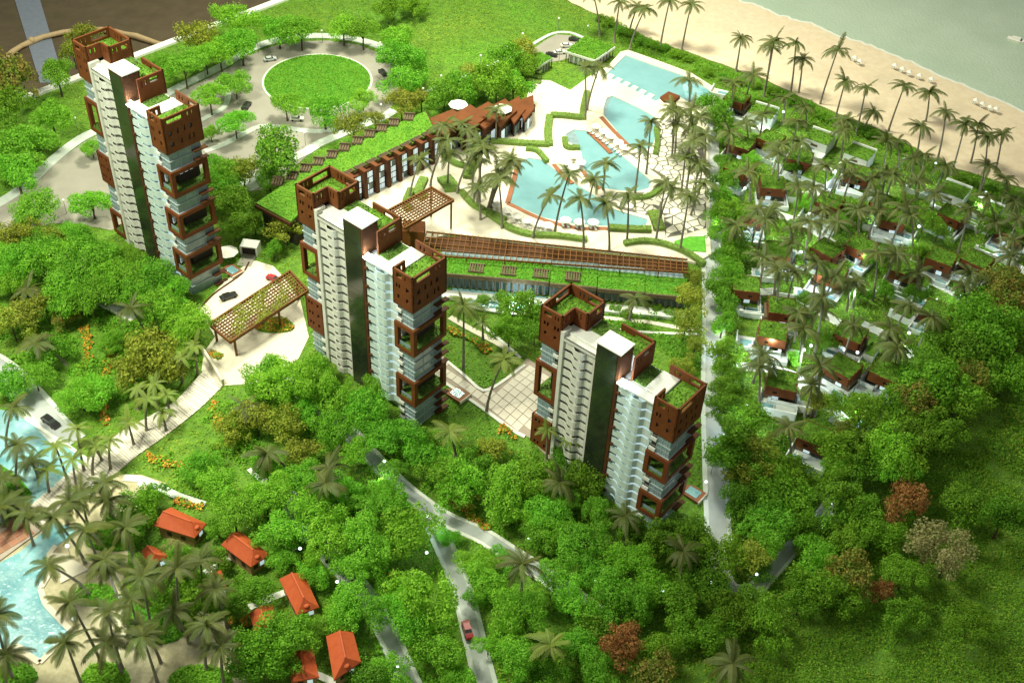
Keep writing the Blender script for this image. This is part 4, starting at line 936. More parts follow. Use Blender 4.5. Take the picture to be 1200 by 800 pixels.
# ------------------------------------------------------------------ small turf-roofed pavilions at the car park
def pavilion(corners,z,label):
    q=[atz(*p,z) for p in corners]; c=sum(q,Vector())/4; c0=Vector((c.x,c.y,0)); T=thing('garden_pavilion',c0,0,label,'pavilion'); o=[(p.x-c.x,p.y-c.y) for p in q]
    m_=MB(); m_.prism(o,z-.9,z); m_.build('roof_slab','white',T)
    pp=np.stack([RNG.uniform(-14,14,9000),RNG.uniform(-14,14,9000)],1); ii=[(a*.95,b*.95) for a,b in o]; pp=pp[pip(pp,ii)]
    m_=MB(); m_.prism(ii,z,z+.25); v,f=leaf_cloud(np.column_stack([pp,z+.25+RNG.uniform(0,.2,len(pp))]),np.tile([0,0,1.],(len(pp),1)),.5,RNG); m_.add([tuple(k) for k in v],[tuple(k) for k in f]); m_.build('roof_turf','lawnflake',T)
    m_=MB(); m_.prism([(a*.8,b*.8) for a,b in o],0,z-.9); m_.build('wall','offwhite',T)
    for k in range(4):
        a=o[k];b=o[(k+1)%4]
        for s in range(6):
            x=(a[0]+(b[0]-a[0])*s/6)*.93;y=(a[1]+(b[1]-a[1])*s/6)*.93; m_=MB(); m_.box(x-.18,y-.18,0,x+.18,y+.18,z-.91); m_.build('column','slat',T)
pavilion([(662,60),(685,42),(721,55),(697,71)],5.0,'turf-roofed pavilion with columns beside the car park')
pavilion([(614,70),(632,61),(648,68),(628,80)],4.5,'small turf-roofed hut beside the car park, half hidden by shrubs')

# ------------------------------------------------------------------ villas
def villa_meshes():
    D={}
    m_=MB(); m_.wall((-5.5,-6.5),(5.5,-6.5),-1.5,1.7,.35); m_.wall((5.5,-6.5),(5.5,1.5),-1.5,1.7,.35); m_.wall((-5.5,1.5),(-5.5,-6.5),-1.5,1.7,.35); m_.box(-5.1,-6.1,-1.5,5.1,1.4,.25); D['compound_wall']=('offwhite',m_)
    m_=MB(); m_.box(-4.6,-1.0,0.25,4.6,6,3.0); D['lower_storey']=('slat',m_)  # dark wall colour stands in for the shade below the rust box
    m_=MB(); m_.wall((-4.0,-2.9),(4.4,-2.9),3.3,6.4,.35,[(5,6.2,4.2,5.2)]); m_.wall((4.4,-2.9),(4.4,5.4),3.3,6.4,.35,[(1,2,4,5.2)]); m_.wall((4.4,5.4),(-4.0,5.4),3.3,6.4,.35); m_.wall((-4.0,5.4),(-4.0,-2.9),3.3,6.4,.35,[(2,4,4,5.2)]); m_.box(-3.6,-2.5,3.01,4.0,5.0,3.4); D['rust_box']=('corten',m_)
    m_=MB(); m_.box(-3.5,-2.4,3.4,3.9,4.9,5.7); D['inner_glass']=('glassdark',m_)
    t=turf_mesh('t',[(-3.95,-2.85,4.35,5.35)],6.35,'turf',9,.4); D['roof_turf']=('turf',t)
    m_=MB(); m_.box(0.8,-5.9,0.25,4.9,-3.4,.85); D['plunge_pool_wall']=('offwhite',m_)
    m_=MB(); m_.box(1.1,-5.6,.5,4.6,-3.7,.9); D['plunge_pool']=('water',m_)
    m_=MB(); m_.box(-4.9,-6.0,.25,0.4,-2.6,.5); D['deck']=('offwhite',m_)
    m_=MB(); m_.box(.2,-1.15,.6,2.0,-1.01,2.2); D['window']=('litwin',m_); m_=MB(); m_.box(-3.8,-1.15,.3,-.4,-1.01,2.7); D['sliding_door']=('glassdark',m_)
    m_=MB(); m_.box(-8.6,-1.5,-1,-5.55,4.5,2.6); D['annex']=('offwhite',m_)
    D['annex_turf']=('turf',turf_mesh('t',[(-8.4,-1.3,-5.7,4.3)],2.9,'turf',6,.45))
    return {k:m.mesh(k,mt) for k,(mt,m) in D.items()}
def beach_meshes():
    D={}
    m_=MB(); m_.box(-4.5,-4,-1,4.5,4.5,5.0); D['wall']=('offwhite',m_)
    m_=MB(); m_.box(-4.7,4.0,5.0,4.7,4.6,6.0); D['parapet']=('white',m_)
    D['roof_turf']=('turf',turf_mesh('t',[(-4.45,-3.95,4.45,3.98)],5.25,'turf',9,.4))
    m_=MB(); m_.box(-3.2,-4.1,1.0,0.2,-4.0,2.2); D['window']=('glass',m_)
    m_=MB(); m_.box(-1.6,-4.1,3.0,1.0,-4.0,3.9); D['upper_window']=('slat',m_)
    m_=MB(); m_.box(-4.8,-8.2,-1,4.8,-4.05,1.6); D['terrace']=('offwhite',m_)
    m_=MB(); m_.box(-4.2,-7.6,1.6,-.5,-4.6,1.75); D['lawn_strip']=('turf',m_)
    return {k:m.mesh(k,mt) for k,(mt,m) in D.items()}
VM=villa_meshes(); BMM=beach_meshes()
VILLAS=[]
def villa(px,py,yaw,kind='v',flip=False,s=1.0,label=None):
    z=6.3 if kind=='v' else 5.3
    p=G(px,py,z*s); T=thing('villa',(p.x,p.y,float(H(p.x,p.y))),math.radians(yaw),label,'villa','turf-roofed villas behind the beach')
    off=Vector((0,-1.7 if kind=='v' else 0,0)); off.rotate(Matrix.Rotation(math.radians(yaw),3,'Z')); T.location=T.location+off*s
    for k,me in (VM if kind=='v' else BMM).items():
        if k.startswith('annex') and flip is None: continue
        o=link(k,me,T); o.scale=(s*(-1 if flip else 1),s,s)
    rad=11*s; cy_=math.cos(math.radians(yaw)); sy_=math.sin(math.radians(yaw))
    fp=((-5.5,-6.6),(5.6,-6.6),(5.6,5.6),(-5.5,5.6)) if kind=='v' else ((-4.9,-8.3),(4.9,-8.3),(4.9,4.7),(-4.9,4.7))
    EXCL.append([(T.location.x+(a*cy_-b*sy_)*s,T.location.y+(a*sy_+b*cy_)*s) for a,b in fp])
    VILLAS.append((T,px,py)); return T
VL=[ # px,py (roof centre), yaw, kind, flip, label
 (865,113,-28,'v',True,'rust villa with turf roof nearest the big top pool'),
 (869,166,-28,'v',None,'rust villa second down beside the straight path'),
 (904,160,-33,'v',False,'rust villa just below the leftmost white beach villa'),
 (866,194,-30,'v',None,'rust villa third down beside the straight path'),
 (906,213,-2,'v',True,'rust villa above the curved lane, square to the path'),
 (938,182,-20,'v',False,'rust villa right of the leftmost beach villa group'),
 (959,205,-35,'b',None,'small white villa below the second beach villa'),
 (1006,200,-20,'v',False,'rust villa directly below the third white beach villa'),
 (974,234,-30,'v',True,'rust villa in the middle of the upper villa row'),
 (1038,235,-36,'v',None,'rust villa behind the twin palms in the upper villa row'),
 (1046,252,-15,'v',False,'rust villa tucked close below another in the upper row'),
 (1117,248,-38,'v',False,'rust villa with long white compound wall near the beach'),
 (1188,268,-36,'v',True,'rust villa at the right edge under the palms'),
 (878,247,-4,'v',False,'rust villa beside the tree row at the first lane'),
 (914,291,-8,'v',True,'rust villa between first and second lane'),
 (874,331,-6,'v',False,'rust villa with turquoise pool left of the second lane'),
 (916,357,-6,'v',None,'low rust villa just above the second lane'),
 (1010,285,-36,'v',False,'rust villa in the centre of the villa quarter'),
 (972,290,-42,'v',True,'rust villa with pool left of the central villa'),
 (975,317,-30,'v',None,'rust villa half covered by palms below the central villa'),
 (1062,312,-24,'v',True,'rust villa with white corner wall right of centre'),
 (907,386,-12,'v',True,'rust villa with white courtyard between second and third lane'),
 (918,444,-14,'v',True,'rust villa directly below the third lane'),
 (989,427,-40,'v',None,'rust villa left of the large lone turf roof'),
 (1040,432,-34,'v',False,'large turf-roofed rust villa against the lower trees'),
 (999,388,-30,'v',True,'rust villa under a big palm with long white wall'),
 (1104,299,-30,'v',False,'rust villa with turquoise pool on the right lane'),
 (1146,302,-40,'v',None,'rust villa partly hidden by the right hand trees'),
 (1100,362,-33,'v',True,'lower right rust villa beside the spreading trees'),
 (958,508,-28,'v',True,'lowest rust villa with white wall among the dark trees'),
 (895,130,-26,'b',None,'leftmost white beach villa with turf roof'),
 (961,160,-32,'b',None,'second white beach villa from the left'),
 (1008,178,-33,'b',None,'third white beach villa from the left'),
 (1119,222,-34,'b',None,'fourth white beach villa, right of the leaning palm'),
 (1157,243,-34,'b',None,'rightmost white beach villa with turf roof')]
for a in VL: villa(a[0],a[1],a[2],a[3],a[4],1.0,a[5])

def court_meshes():
    D={}
    D['garden_wall']=('offwhite',MB().wall((-6,-3),(5,-3),-.5,1.9,.35)); D['side_wall']=('offwhite',MB().wall((5,-3),(5,3),-.5,1.9,.35)); D['paving']=('offwhite',MB().box(-5.6,-2.6,-.4,4.6,2.8,.2))
    D['pool_rim']=('offwhite',MB().box(-.6,-2.2,.2,4.2,1.4,.6)); D['plunge_pool']=('water',MB().box(-.3,-1.9,.4,3.9,1.1,.66)); D['lawn_panel']=('turf',turf_mesh('t',[(-5.4,-2.3,-1.4,2.5)],.45,'turf',8,.4)); D['pillar']=('offwhite',MB().box(-6.2,-3.1,-.5,-5.4,-2.4,2.6))
    return {k:m.mesh(k,mt) for k,(mt,m) in D.items()}
CTM=court_meshes(); CTS=[]
for px,py,yaw in ((883,282,-6),(1017,229,-38),(982,305,-42),(1071,353,-34),(1072,376,-38),(1122,320,-34),(1008,442,-38),(886,322,-4),(893,366,-5),(1100,268,-36),(1005,497,-30),(1003,333,-30),(885,405,-10),(957,217,-34),(905,180,-30),(1085,228,-34),(1145,262,-36),(930,300,-20),(955,262,-28),(1170,300,-36),(1040,300,-34),(930,470,-14),(850,112,-20),(1050,275,-30),(935,345,-12)):
    p=G(px,py); t=thing('pool_court',p,math.radians(yaw),None,'courtyard','walled pool courts of the villas')
    fl_=random.random()<.4
    for k,me in CTM.items():
        o=link(k,me,t); o.scale=(-1.2 if fl_ else 1.2,1.2,1.1)
    c_,s_=math.cos(math.radians(yaw)),math.sin(math.radians(yaw)); EXCL.append([(p.x+a*c_-b*s_,p.y+a*s_+b*c_) for a,b in((-6,-3),(6,-3),(6,3),(-6,3))]); CTS.append((t,px,py))

# ------------------------------------------------------------------ red-roofed cottages
def cottage(q,ridge,z,label,small=False):
    c=[atz(*p,z) for p in q]; cen=sum(c,Vector())/4; c0=Vector((cen.x,cen.y,0)); T=thing('cottage',c0,0,label,'cottage','red-roofed cottages in the garden')
    o=[Vector((p.x-cen.x,p.y-cen.y,z)) for p in c]; rz=z+ (1.5 if small else 2.2)
    # q order: eave corners a,b (one gable end) c,d; ridge runs from mid(a,b) to mid(c,d)
    r0=(o[0]+o[1])/2; r1=(o[2]+o[3])/2; r0=r0.lerp(r1,.06); r1=r1.lerp(r0,.22); r0.z=rz; r1.z=rz
    m_=MB(); th=Vector((0,0,-.35))
    for a,b,e,f in ((o[1],o[2],r1,r0),(o[3],o[0],r0,r1)):
        m_.add([a,b,e,f,a+th,b+th,e+th,f+th],[(0,1,2,3),(7,6,5,4),(0,4,5,1),(1,5,6,2),(3,7,4,0)])
    m_.add([o[2],o[3],r1,o[2]+th,o[3]+th],[(0,1,2),(0,3,4,1)]); m_.add([o[0],o[1],r0,o[0]+th,o[1]+th],[(0,1,2),(0,3,4,1)])
    rf=m_.build('roof','redroof',T)
    m_=MB(); m_.beam(r0+Vector((0,0,.05)),r1+Vector((0,0,.05)),.35,.2); m_.build('ridge_cap','redroof',rf)
    if not small:
        k=(o[2]+o[3])/2; k=k.lerp(r1,.45); m_=MB(); m_.ball(k-Vector((0,0,.15)),.75,10,6,.5); m_.build('dormer','redroof',rf)
    w_=[(p.x*.84,p.y*.84) for p in o]; m_=MB(); m_.prism(w_,0,z-.2); wl_=m_.build('wall','cottage',T)
    for (a,b) in ((2,3),(0,3),(1,2)):
        for t in (.3,.7):
            pa=Vector((*w_[a],0)).lerp(Vector((*w_[b],0)),t); dd=(Vector((*w_[b],0))-Vector((*w_[a],0))).normalized(); m_=MB(); m_.beam(pa-dd*.6+Vector((0,0,z*.5)),pa+dd*.6+Vector((0,0,z*.5)),.25,1.3); m_.build('window','litwin' if (a==2 and t<.5) else 'void',wl_)
    EXCL.append([(p.x*.84+cen.x,p.y*.84+cen.y) for p in o])
cottage([(180,615),(200,594),(242,613),(228,630)],1,4.5,'upper left cottage with long red roof and pale ridge line')
cottage([(259,638),(281,622),(316,649),(294,664)],1,4.5,'cottage with red hipped roof beside the white L-shaped path')
cottage([(327,678),(356,672),(374,711),(348,720)],1,4.5,'cottage with curved red roof and brown timber base')
cottage([(382,745),(414,740),(423,775),(391,797)],1,4.5,'lowest large cottage with red roof at the picture bottom')
cottage([(166,645),(180,640),(199,651),(173,663)],1,3.6,'small red-roofed hut half hidden by palms on the left',True)
cottage([(241,684),(259,667),(266,688),(250,694)],1,3.6,'small red-roofed hut at the end of the white path',True)
cottage([(292,718),(320,708),(322,732),(299,741)],1,3.6,'small red-roofed hut between two large cottages',True)
cottage([(338,767),(367,760),(374,793),(341,799)],1,3.6,'square red-roofed hut at the picture bottom',True)
for pl in ([(240,672),(262,658),(275,650)],[(292,712),(320,700),(335,694)],[(370,790),(392,800),(410,812)]): strip('cottage_path',pl,1.8,.3,'kerb')

# ------------------------------------------------------------------ hedges and beds
HG=[(zl((340,218),(330,262),(325,302)),2.2,'zigzag yellow-green hedge, upper arm by the twin palms'),
 (zl((322,298),(270,292),(226,290)),2.4,'zigzag yellow-green hedge, top horizontal arm'),
 (zl((224,292),(218,340),(222,384)),2.6,'zigzag yellow-green hedge, tall middle arm'),
 (zl((222,382),(140,378),(60,372),(40,372)),2.4,'zigzag yellow-green hedge, long lower arm near the lobby'),
 (zl((150,395),(185,402),(216,436)),1.6,'short hedge at the top corner of the lowest pool'),
 (zl((270,362),(278,390),(318,392)),1.8,'small curved hedge at the left tip of the middle pool'),
 (zl((556,330),(560,370),(553,412)),1.7,'hedge along the right side of the upper small pool'),
 (zl((470,548),(530,545),(575,512)),2.0,'hedge hugging the lower right curve of the middle pool'),
 (zl((405,642),(470,646),(540,648)),2.4,'hedge under the right end of the lowest pool'),
 (zl((545,592),(556,618),(566,648)),3.6,'rounded hedge clump at the right tip of the lowest pool'),
 (zl((0,575),(60,618),(110,648),(170,664),(250,668),(340,680)),2.0,'long low hedge between parasols and lattice canopy'),
 (zl((455,692),(510,684),(560,688),(610,702),(655,722),(706,756)),1.9,'hedge ribbon above the right half of the lattice canopy'),
 ([(497,213),(490,230),(498,236)],3.0,'rounded hedge block left of the tall palms by the hotel wing'),
 ([(520,212),(528,222),(530,228)],5.0,'barrel shaped hedge block beside the leaning palm'),
 ([(548,212),(553,200),(562,190)],3.4,'hedge block below the hotel wing with pale stair'),
 ([(540,228),(556,245),(580,256),(592,262)],1.9,'hedge ribbon left of the lowest pool'),
 ([(520,186),(535,196),(556,200)],2.0,'short hedge ribbon in front of the lobby hall'),
 ([(482,226),(476,242),(480,250)],2.4,'low hedge at the foot of the hotel wing')]
for pxs,wd,lab in HG: hedge(pxs,wd,1.5,lab,base=.9)
tag(patch('lawn_patch',zl((612,682),(660,668),(708,666),(712,715),(660,712),(630,706)),1.15,'lawn',skirt=.5,excl=False),kind='structure')
for k in range(3):
    hedge([(612+k*2,86+k*5),(634,90+k*5)],2.2,1.0+.5*(2-k),['top','middle','lowest'][k]+' of three hedge steps beside the terrace corner',mt='hedge',base=.5)
# round beds in the sand garden
def bed(cx,cy,rx,ry,label,mats=('leaf_bright','leaf_dark'),pr=(.6,.4),h=1.2):
    c=[G2(cx+rx*math.cos(a)*(1+.12*math.sin(3*a)),cy+ry*math.sin(a)*(1+.1*math.cos(2*a))) for a in np.linspace(0,2*PI,26)[:-1]]
    o=patch('garden_bed',[],0,'lawn') if False else patch('garden_bed',c,.35,'lawn',world=True,skirt=.35,excl=False); tag(o,label,'flower bed')
    l=flakes_in(c,26,.42,.3,h,list(mats),list(pr),'bed_plants',parent=o); return o
bed(132,632,30,16,'round green bed beside the lagoon sand, upper one'); bed(112,698,26,14,'round green bed left of the bright lamp'); bed(124,792,28,16,'round green bed at the picture bottom by the palms')
bed(20,790,24,14,'round green bed in the bottom left corner'); bed(185,728,32,30,'broad green bed right of the bright lamp'); bed(235,795,36,16,'green bed at the picture bottom under palms')
bed(365,384,24,10,'orange flower bed under the lattice pergola',('leaf_dark','fl_orange','fl_yellow'),(.6,.28,.12)) if False else bed(322,382,22,10,'orange flower bed under the lattice pergola',('leaf_dark','fl_orange','fl_yellow'),(.62,.26,.12))
FB=[([(98,385),(101,402),(104,420),(96,435)],'orange flower line on the left slope'),([(130,412),(122,440),(120,470),(126,500)],'orange and yellow flower line above the walkway'),([(172,535),(190,540),(205,546),(222,550)],'orange flower line on the lawn right of the walkway'),
    ([(250,470),(253,490),(258,505)],'orange flower line below the retaining wall'),([(524,385),(545,395),(562,405),(575,412)],'orange flower row on the lawn by the palm'),([(540,590),(560,612),(575,618)],'red orange flowers beside the lower road'),([(585,505),(598,506),(604,516)],'orange flowers at the corner of the tiled court'),
    ([(205,588),(222,592),(236,596)],'orange bushes behind the upper left cottage'),([(268,728),(285,722),(290,735)],'orange bushes by the small red hut'),([(455,680),(468,676)],'orange bush between the lower roads'),([(248,414),(262,420)],'orange flowers at the forecourt corner'),([(205,398),(190,392),(172,398)],'orange flowers under the olive tree')]
for pl,lab in FB:
    c=smooth_line([G2(*p) for p in pl],1.5); a=offset_line(c,-1.1); b=offset_line(c,1.1)
    poly=[tuple(p) for p in a]+[tuple(p) for p in b[::-1]]
    flakes_in([(x_+random.uniform(-.8,.8),y_+random.uniform(-.8,.8)) for x_,y_ in poly],24,.5,.1,1.0,['fl_orange','fl_yellow','leaf_dark','leaf_bright'],[.36,.15,.25,.24],'flower_bed',lab,'flower bed',kind='stuff')

# ------------------------------------------------------------------ parasols, loungers
um=MB(); um.cone((0,0,2.1),2.0,.05,.95,8); UC=um.mesh('canopy','cap'); um=MB(); um.cone((0,0,0),.06,.06,2.3,6); UP=um.mesh('pole','pole')
lg=MB(); lg.box(-.35,-1,.3,.35,.35,.42); lg.add([(-.35,.35,.3),(.35,.35,.3),(.35,1.0,.85),(-.35,1.0,.85),(-.35,.35,.42),(.35,.35,.42),(.35,.95,.95),(-.35,.95,.95)],[(0,3,2,1),(4,5,6,7),(0,1,5,4),(1,2,6,5),(2,3,7,6),(3,0,4,7)]); LGB=lg.mesh('bed','offwhite')
lg=MB(); 
for x in(-.3,.3):
    for y in(-.9,.7): lg.box(x-.05,y-.05,0,x+.05,y+.05,.31)
LGL=lg.mesh('legs','slat')
def parasol_at(px,py,base,items,s=1.0):
    p=G(px,py,base+2.3); t=thing('parasol',(p.x,p.y,p.z-2.3),random.uniform(0,1),None,'parasol'); a=link('canopy',UC,t); b=link('pole',UP,t); a.scale=(s,s,1); items.append((t,px))
def lounger_at(px,py,base,yaw,items):
    p=G(px,py,base); t=thing('sun_lounger',p,yaw,None,'sun lounger'); link('bed',LGB,t); link('legs',LGL,t); items.append((t,px))
it=[];il=[]
for X,Y in ((370,312),(395,328),(415,343),(440,362),(458,378)): parasol_at(*Z4(X,Y),.9,it); lounger_at(*Z4(X-22,Y+22),.9,2.4,il); lounger_at(*Z4(X-12,Y+28),.9,2.4,il)
number(it,'white parasol in the row between the two small pools, {}'); number(il,'pale sun lounger between the two small pools, {}')
it=[];il=[]
for X,Y in ((300,405),(322,425),(278,425),(300,440)): parasol_at(*Z4(X,Y),.9,it); lounger_at(*Z4(X-10,Y+22),.9,.6,il)
number(it,'white parasol in the cluster left of the middle pool, {}'); number(il,'pale sun lounger left of the middle pool, {}')
it=[];il=[]
for X,Y in ((60,556),(93,574),(123,592),(155,606),(190,616),(220,622),(275,605),(318,611),(361,612)): parasol_at(*Z4(X,Y),.9,it); lounger_at(*Z4(X-10,Y+20),.9,.3,il); lounger_at(*Z4(X+6,Y+24),.9,.3,il)
number(it,'white parasol in the row below the lowest pool, {}'); number(il,'pale sun lounger below the lowest pool, {}')
it=[];il=[]
for px,py in ((1002,67),(1008,71),(1049,76),(1058,80),(1066,84),(1078,88),(1092,92),(1144,117),(1152,121),(1161,125),(1168,127)): parasol_at(px,py,.45,it,.6); lounger_at(px-2,py+5,.45,.9,il)
number(it,'pale beach parasol near the water line, {}'); number(il,'pale beach lounger near the water line, {}')
it=[]
for px,py in ((537,122),(589,127)): parasol_at(px,py,8,it,1.8)
number(it,'large white parasol on the lobby hall roof, {}')
it=[]; p=G(268,303); t=thing('parasol',p,0,'white round parasol on the terrace beside the left tower','parasol'); a=link('canopy',UC,t); a.scale=(1.7,1.7,1.3); link('pole',UP,t).scale=(1,1,1.2)
for (px,py,lab) in ((272,318,'small brown deck with pale pool at the foot of the left tower'),(536,462,'small brown deck with pale pool at the foot of the middle tower'),(812,578,'small brown deck with pale pool at the foot of the nearest tower')):
    p=G(px,py); t=thing('plunge_deck',p,math.radians(-38),lab,'deck'); m_=MB(); m_.box(-3,-2.2,-.2,3,2.2,.5); m_.build('deck_base','deck',t); m_=MB(); m_.box(-1.8,-1.4,.5,1.8,1.4,.65); m_.build('pool','lagoon',t); m_=MB(); m_.box(3.01,-2.4,-.2,3.3,2.4,.8); m_.build('kerb','plaza',t)

# ------------------------------------------------------------------ cars
def car_meshes(paint):
    m_=MB(); prof=[(-2.2,.35),(2.2,.35),(2.25,.75),(2.0,.95),(1.1,1.02),(-1.9,1.05),(-2.25,.9)]
    for y0,y1,k in ((-.85,.85,1.0),): m_.add([(x,y0*(.94 if z>.9 else 1),z) for x,z in prof]+[(x,y1*(.94 if z>.9 else 1),z) for x,z in prof],[tuple(range(6,-1,-1))[::-1],tuple(range(13,6,-1))]+[(i,7+i,7+(i+1)%7,(i+1)%7) for i in range(7)])
    m_.box(-1.35,-.68,1.36,.35,.68,1.44); body=m_.mesh('body',paint)
    m_=MB(); m_.add([(-1.8,-.76,1.0),(1.05,-.76,1.0),(1.05,.76,1.0),(-1.8,.76,1.0),(-1.35,-.64,1.38),(.35,-.64,1.38),(.35,.64,1.38),(-1.35,.64,1.38)],[(4,5,6,7),(0,1,5,4),(1,2,6,5),(2,3,7,6),(3,0,4,7)]); gl=m_.mesh('windows','carglass')
    m_=MB(); m_.tube([(0,-.1,0),(0,.1,0)],.33,10); wh=m_.mesh('wheel','tyre'); return body,gl,wh
CM={c:car_meshes('carpaint_'+c) for c in('black','white','silver','red')}
def car(px,py,yaw,c,lab,s=1.0,base=.18):
    p=G(px,py,base); t=thing('parked_car',p,math.radians(yaw),lab,'car','model cars'); b,g,w_=CM[c]
    for nm,me,l in (('body',b,(0,0,0)),('windows',g,(0,0,0)),('wheel',w_,(1.35*s,-.8*s,.33*s)),('wheel',w_,(1.35*s,.8*s,.33*s)),('wheel',w_,(-1.35*s,-.8*s,.33*s)),('wheel',w_,(-1.35*s,.8*s,.33*s))): o=link(nm,me,t,l); o.scale=(s,s,s)
car(317,71,25,'silver','silver car on the far side of the roundabout',1.15); car(449,87,-55,'black','black car on the right side of the roundabout',1.15); car(348,141,3,'white','white car below the roundabout lawn',1.15); car(289,126,80,'black','black car left of the roundabout',1.25)
car(268,349,35,'black','black car on the forecourt near the left tower',1.2,.24); car(321,328,-20,'red','red car at the upper end of the lattice pergola',1.1,.24); car(60,496,-35,'black','black car on the road above the lagoon',1.3); car(548,740,-72,'red','red car on the lowest road',1.15)
car(656,63,15,'white','white car in the car park',1.1); car(664,55,15,'white','second white car deeper in the car park',1.1) ; car(673,48,-10,'black','black car at the far end of the car park',1.1); car(646,66,-10,'black','black car by the small hut at the car park',1.1)

# ------------------------------------------------------------------ boat
p=G(1191,49,.3); t=thing('motor_boat',p,math.radians(-28),'small white motor boat on the sea at the right edge','boat')
m_=MB(); hull=[(-4,-1.4),(1.5,-1.5),(3.4,-.9),(4.8,0),(3.4,.9),(1.5,1.5),(-4,1.4)]; n=len(hull)
m_.add([(x*.9,y*.7,-.3) for x,y in hull]+[(x,y,1.0) for x,y in hull],[tuple(range(n-1,-1,-1)),tuple(range(n,2*n))]+[(i,(i+1)%n,n+(i+1)%n,n+i) for i in range(n)]); m_.build('hull','cap',t)
m_=MB(); m_.box(-2.2,-1,1.0,1.4,1,1.9); m_.build('cabin','cap',t); m_=MB(); m_.add([(1.41,-.9,1.0),(1.41,.9,1.0),(2.2,.6,1.0),(2.2,-.6,1.0),(1.41,-.9,1.8),(1.41,.9,1.8)],[(0,3,4),(1,5,2),(3,2,5,4),(0,1,2,3)]); m_.build('windscreen','carglass',t)

# ------------------------------------------------------------------ street lamps
lm=MB(); lm.tube([(0,0,0),(0,0,2.4),(0,0,4.9)],[.12,.08,.06],6); LP=lm.mesh('pole','pole'); lm=MB(); lm.ball((0,0,5.2),.48,10,6); LH=lm.mesh('globe','globe'); lm=MB(); lm.ball((0,0,5.2),.45,10,6); LHO=lm.mesh('globe','globe_off')
lm=MB(); lm.tube([(0,0,4.7),(.5,0,5.3),(1.2,0,5.5),(1.7,0,5.4)],[.06,.06,.05,.05],5); LA=lm.mesh('arm','pole'); lm=MB(); lm.ball((1.8,0,5.3),.42,10,6,.7); LAH=lm.mesh('lamp_head','globe')
LAMPS=[]
def street_lamp(px,py,arm=False,lit=True,rz=None,base=.2):
    p=G(px,py,base); t=thing('street_lamp',p,random.uniform(0,6.28) if rz is None else rz,None,'street lamp','white lamps along roads and paths'); link('pole',LP,t)
    if arm: link('arm',LA,t); link('lamp_head',LAH,t)
    else: link('globe',LH if lit else LHO,t)
    LAMPS.append((t,px,py)); return t
for px,py in ((303,62),(241,91),(378,50),(446,64),(447,137),(91,153),(78,250),(358,170),(517,103),(549,94),(563,79),(594,69),(612,53),(496,118),(654,35),(688,44),(655,72)): street_lamp(px,py,lit=False)
for px,py in ((445,560),(509,618),(508,660),(400,690),(460,790),(398,520),(615,640),(828,585),(833,555),(700,700),(770,700),(838,700),(875,690),(905,640),(965,610),(300,600),(345,660)): street_lamp(px,py,arm=True)
VLamps=[(875,420),(905,400),(938,425),(946,420),(871,490),(880,500),(985,425),(1000,428),(1002,480),(1012,300),(1030,250),(945,265),(890,268),(1092,205),(1150,240),(1180,290),(1072,280),(975,215),(1125,340),(1060,405),(960,330),(935,310),(870,235),(1055,200),(915,145),(840,262),(845,395),(1000,345),(900,200),(1090,255)]
for px,py in VLamps: street_lamp(px,py)
for px,py in ((146,715),(92,740),(84,655),(113,585),(168,583)): street_lamp(px,py)
# little lamps' own light (cool white LEDs)
def led(px,py,z,power,col=(0.82,0.97,1.0)):
    l=bpy.data.lights.new('led','POINT'); l.energy=power; l.color=col; l.shadow_soft_size=.5; o=bpy.data.objects.new('led',l); COL.objects.link(o); o.location=G(px,py,z)
for px,py in VLamps: led(px,py,5.95,1900)
for px,py in ((509,618),(445,560),(828,585),(965,610)): led(px,py,5.9,700)
led(146,715,5.9,2200); led(606,352,2.5,2500)

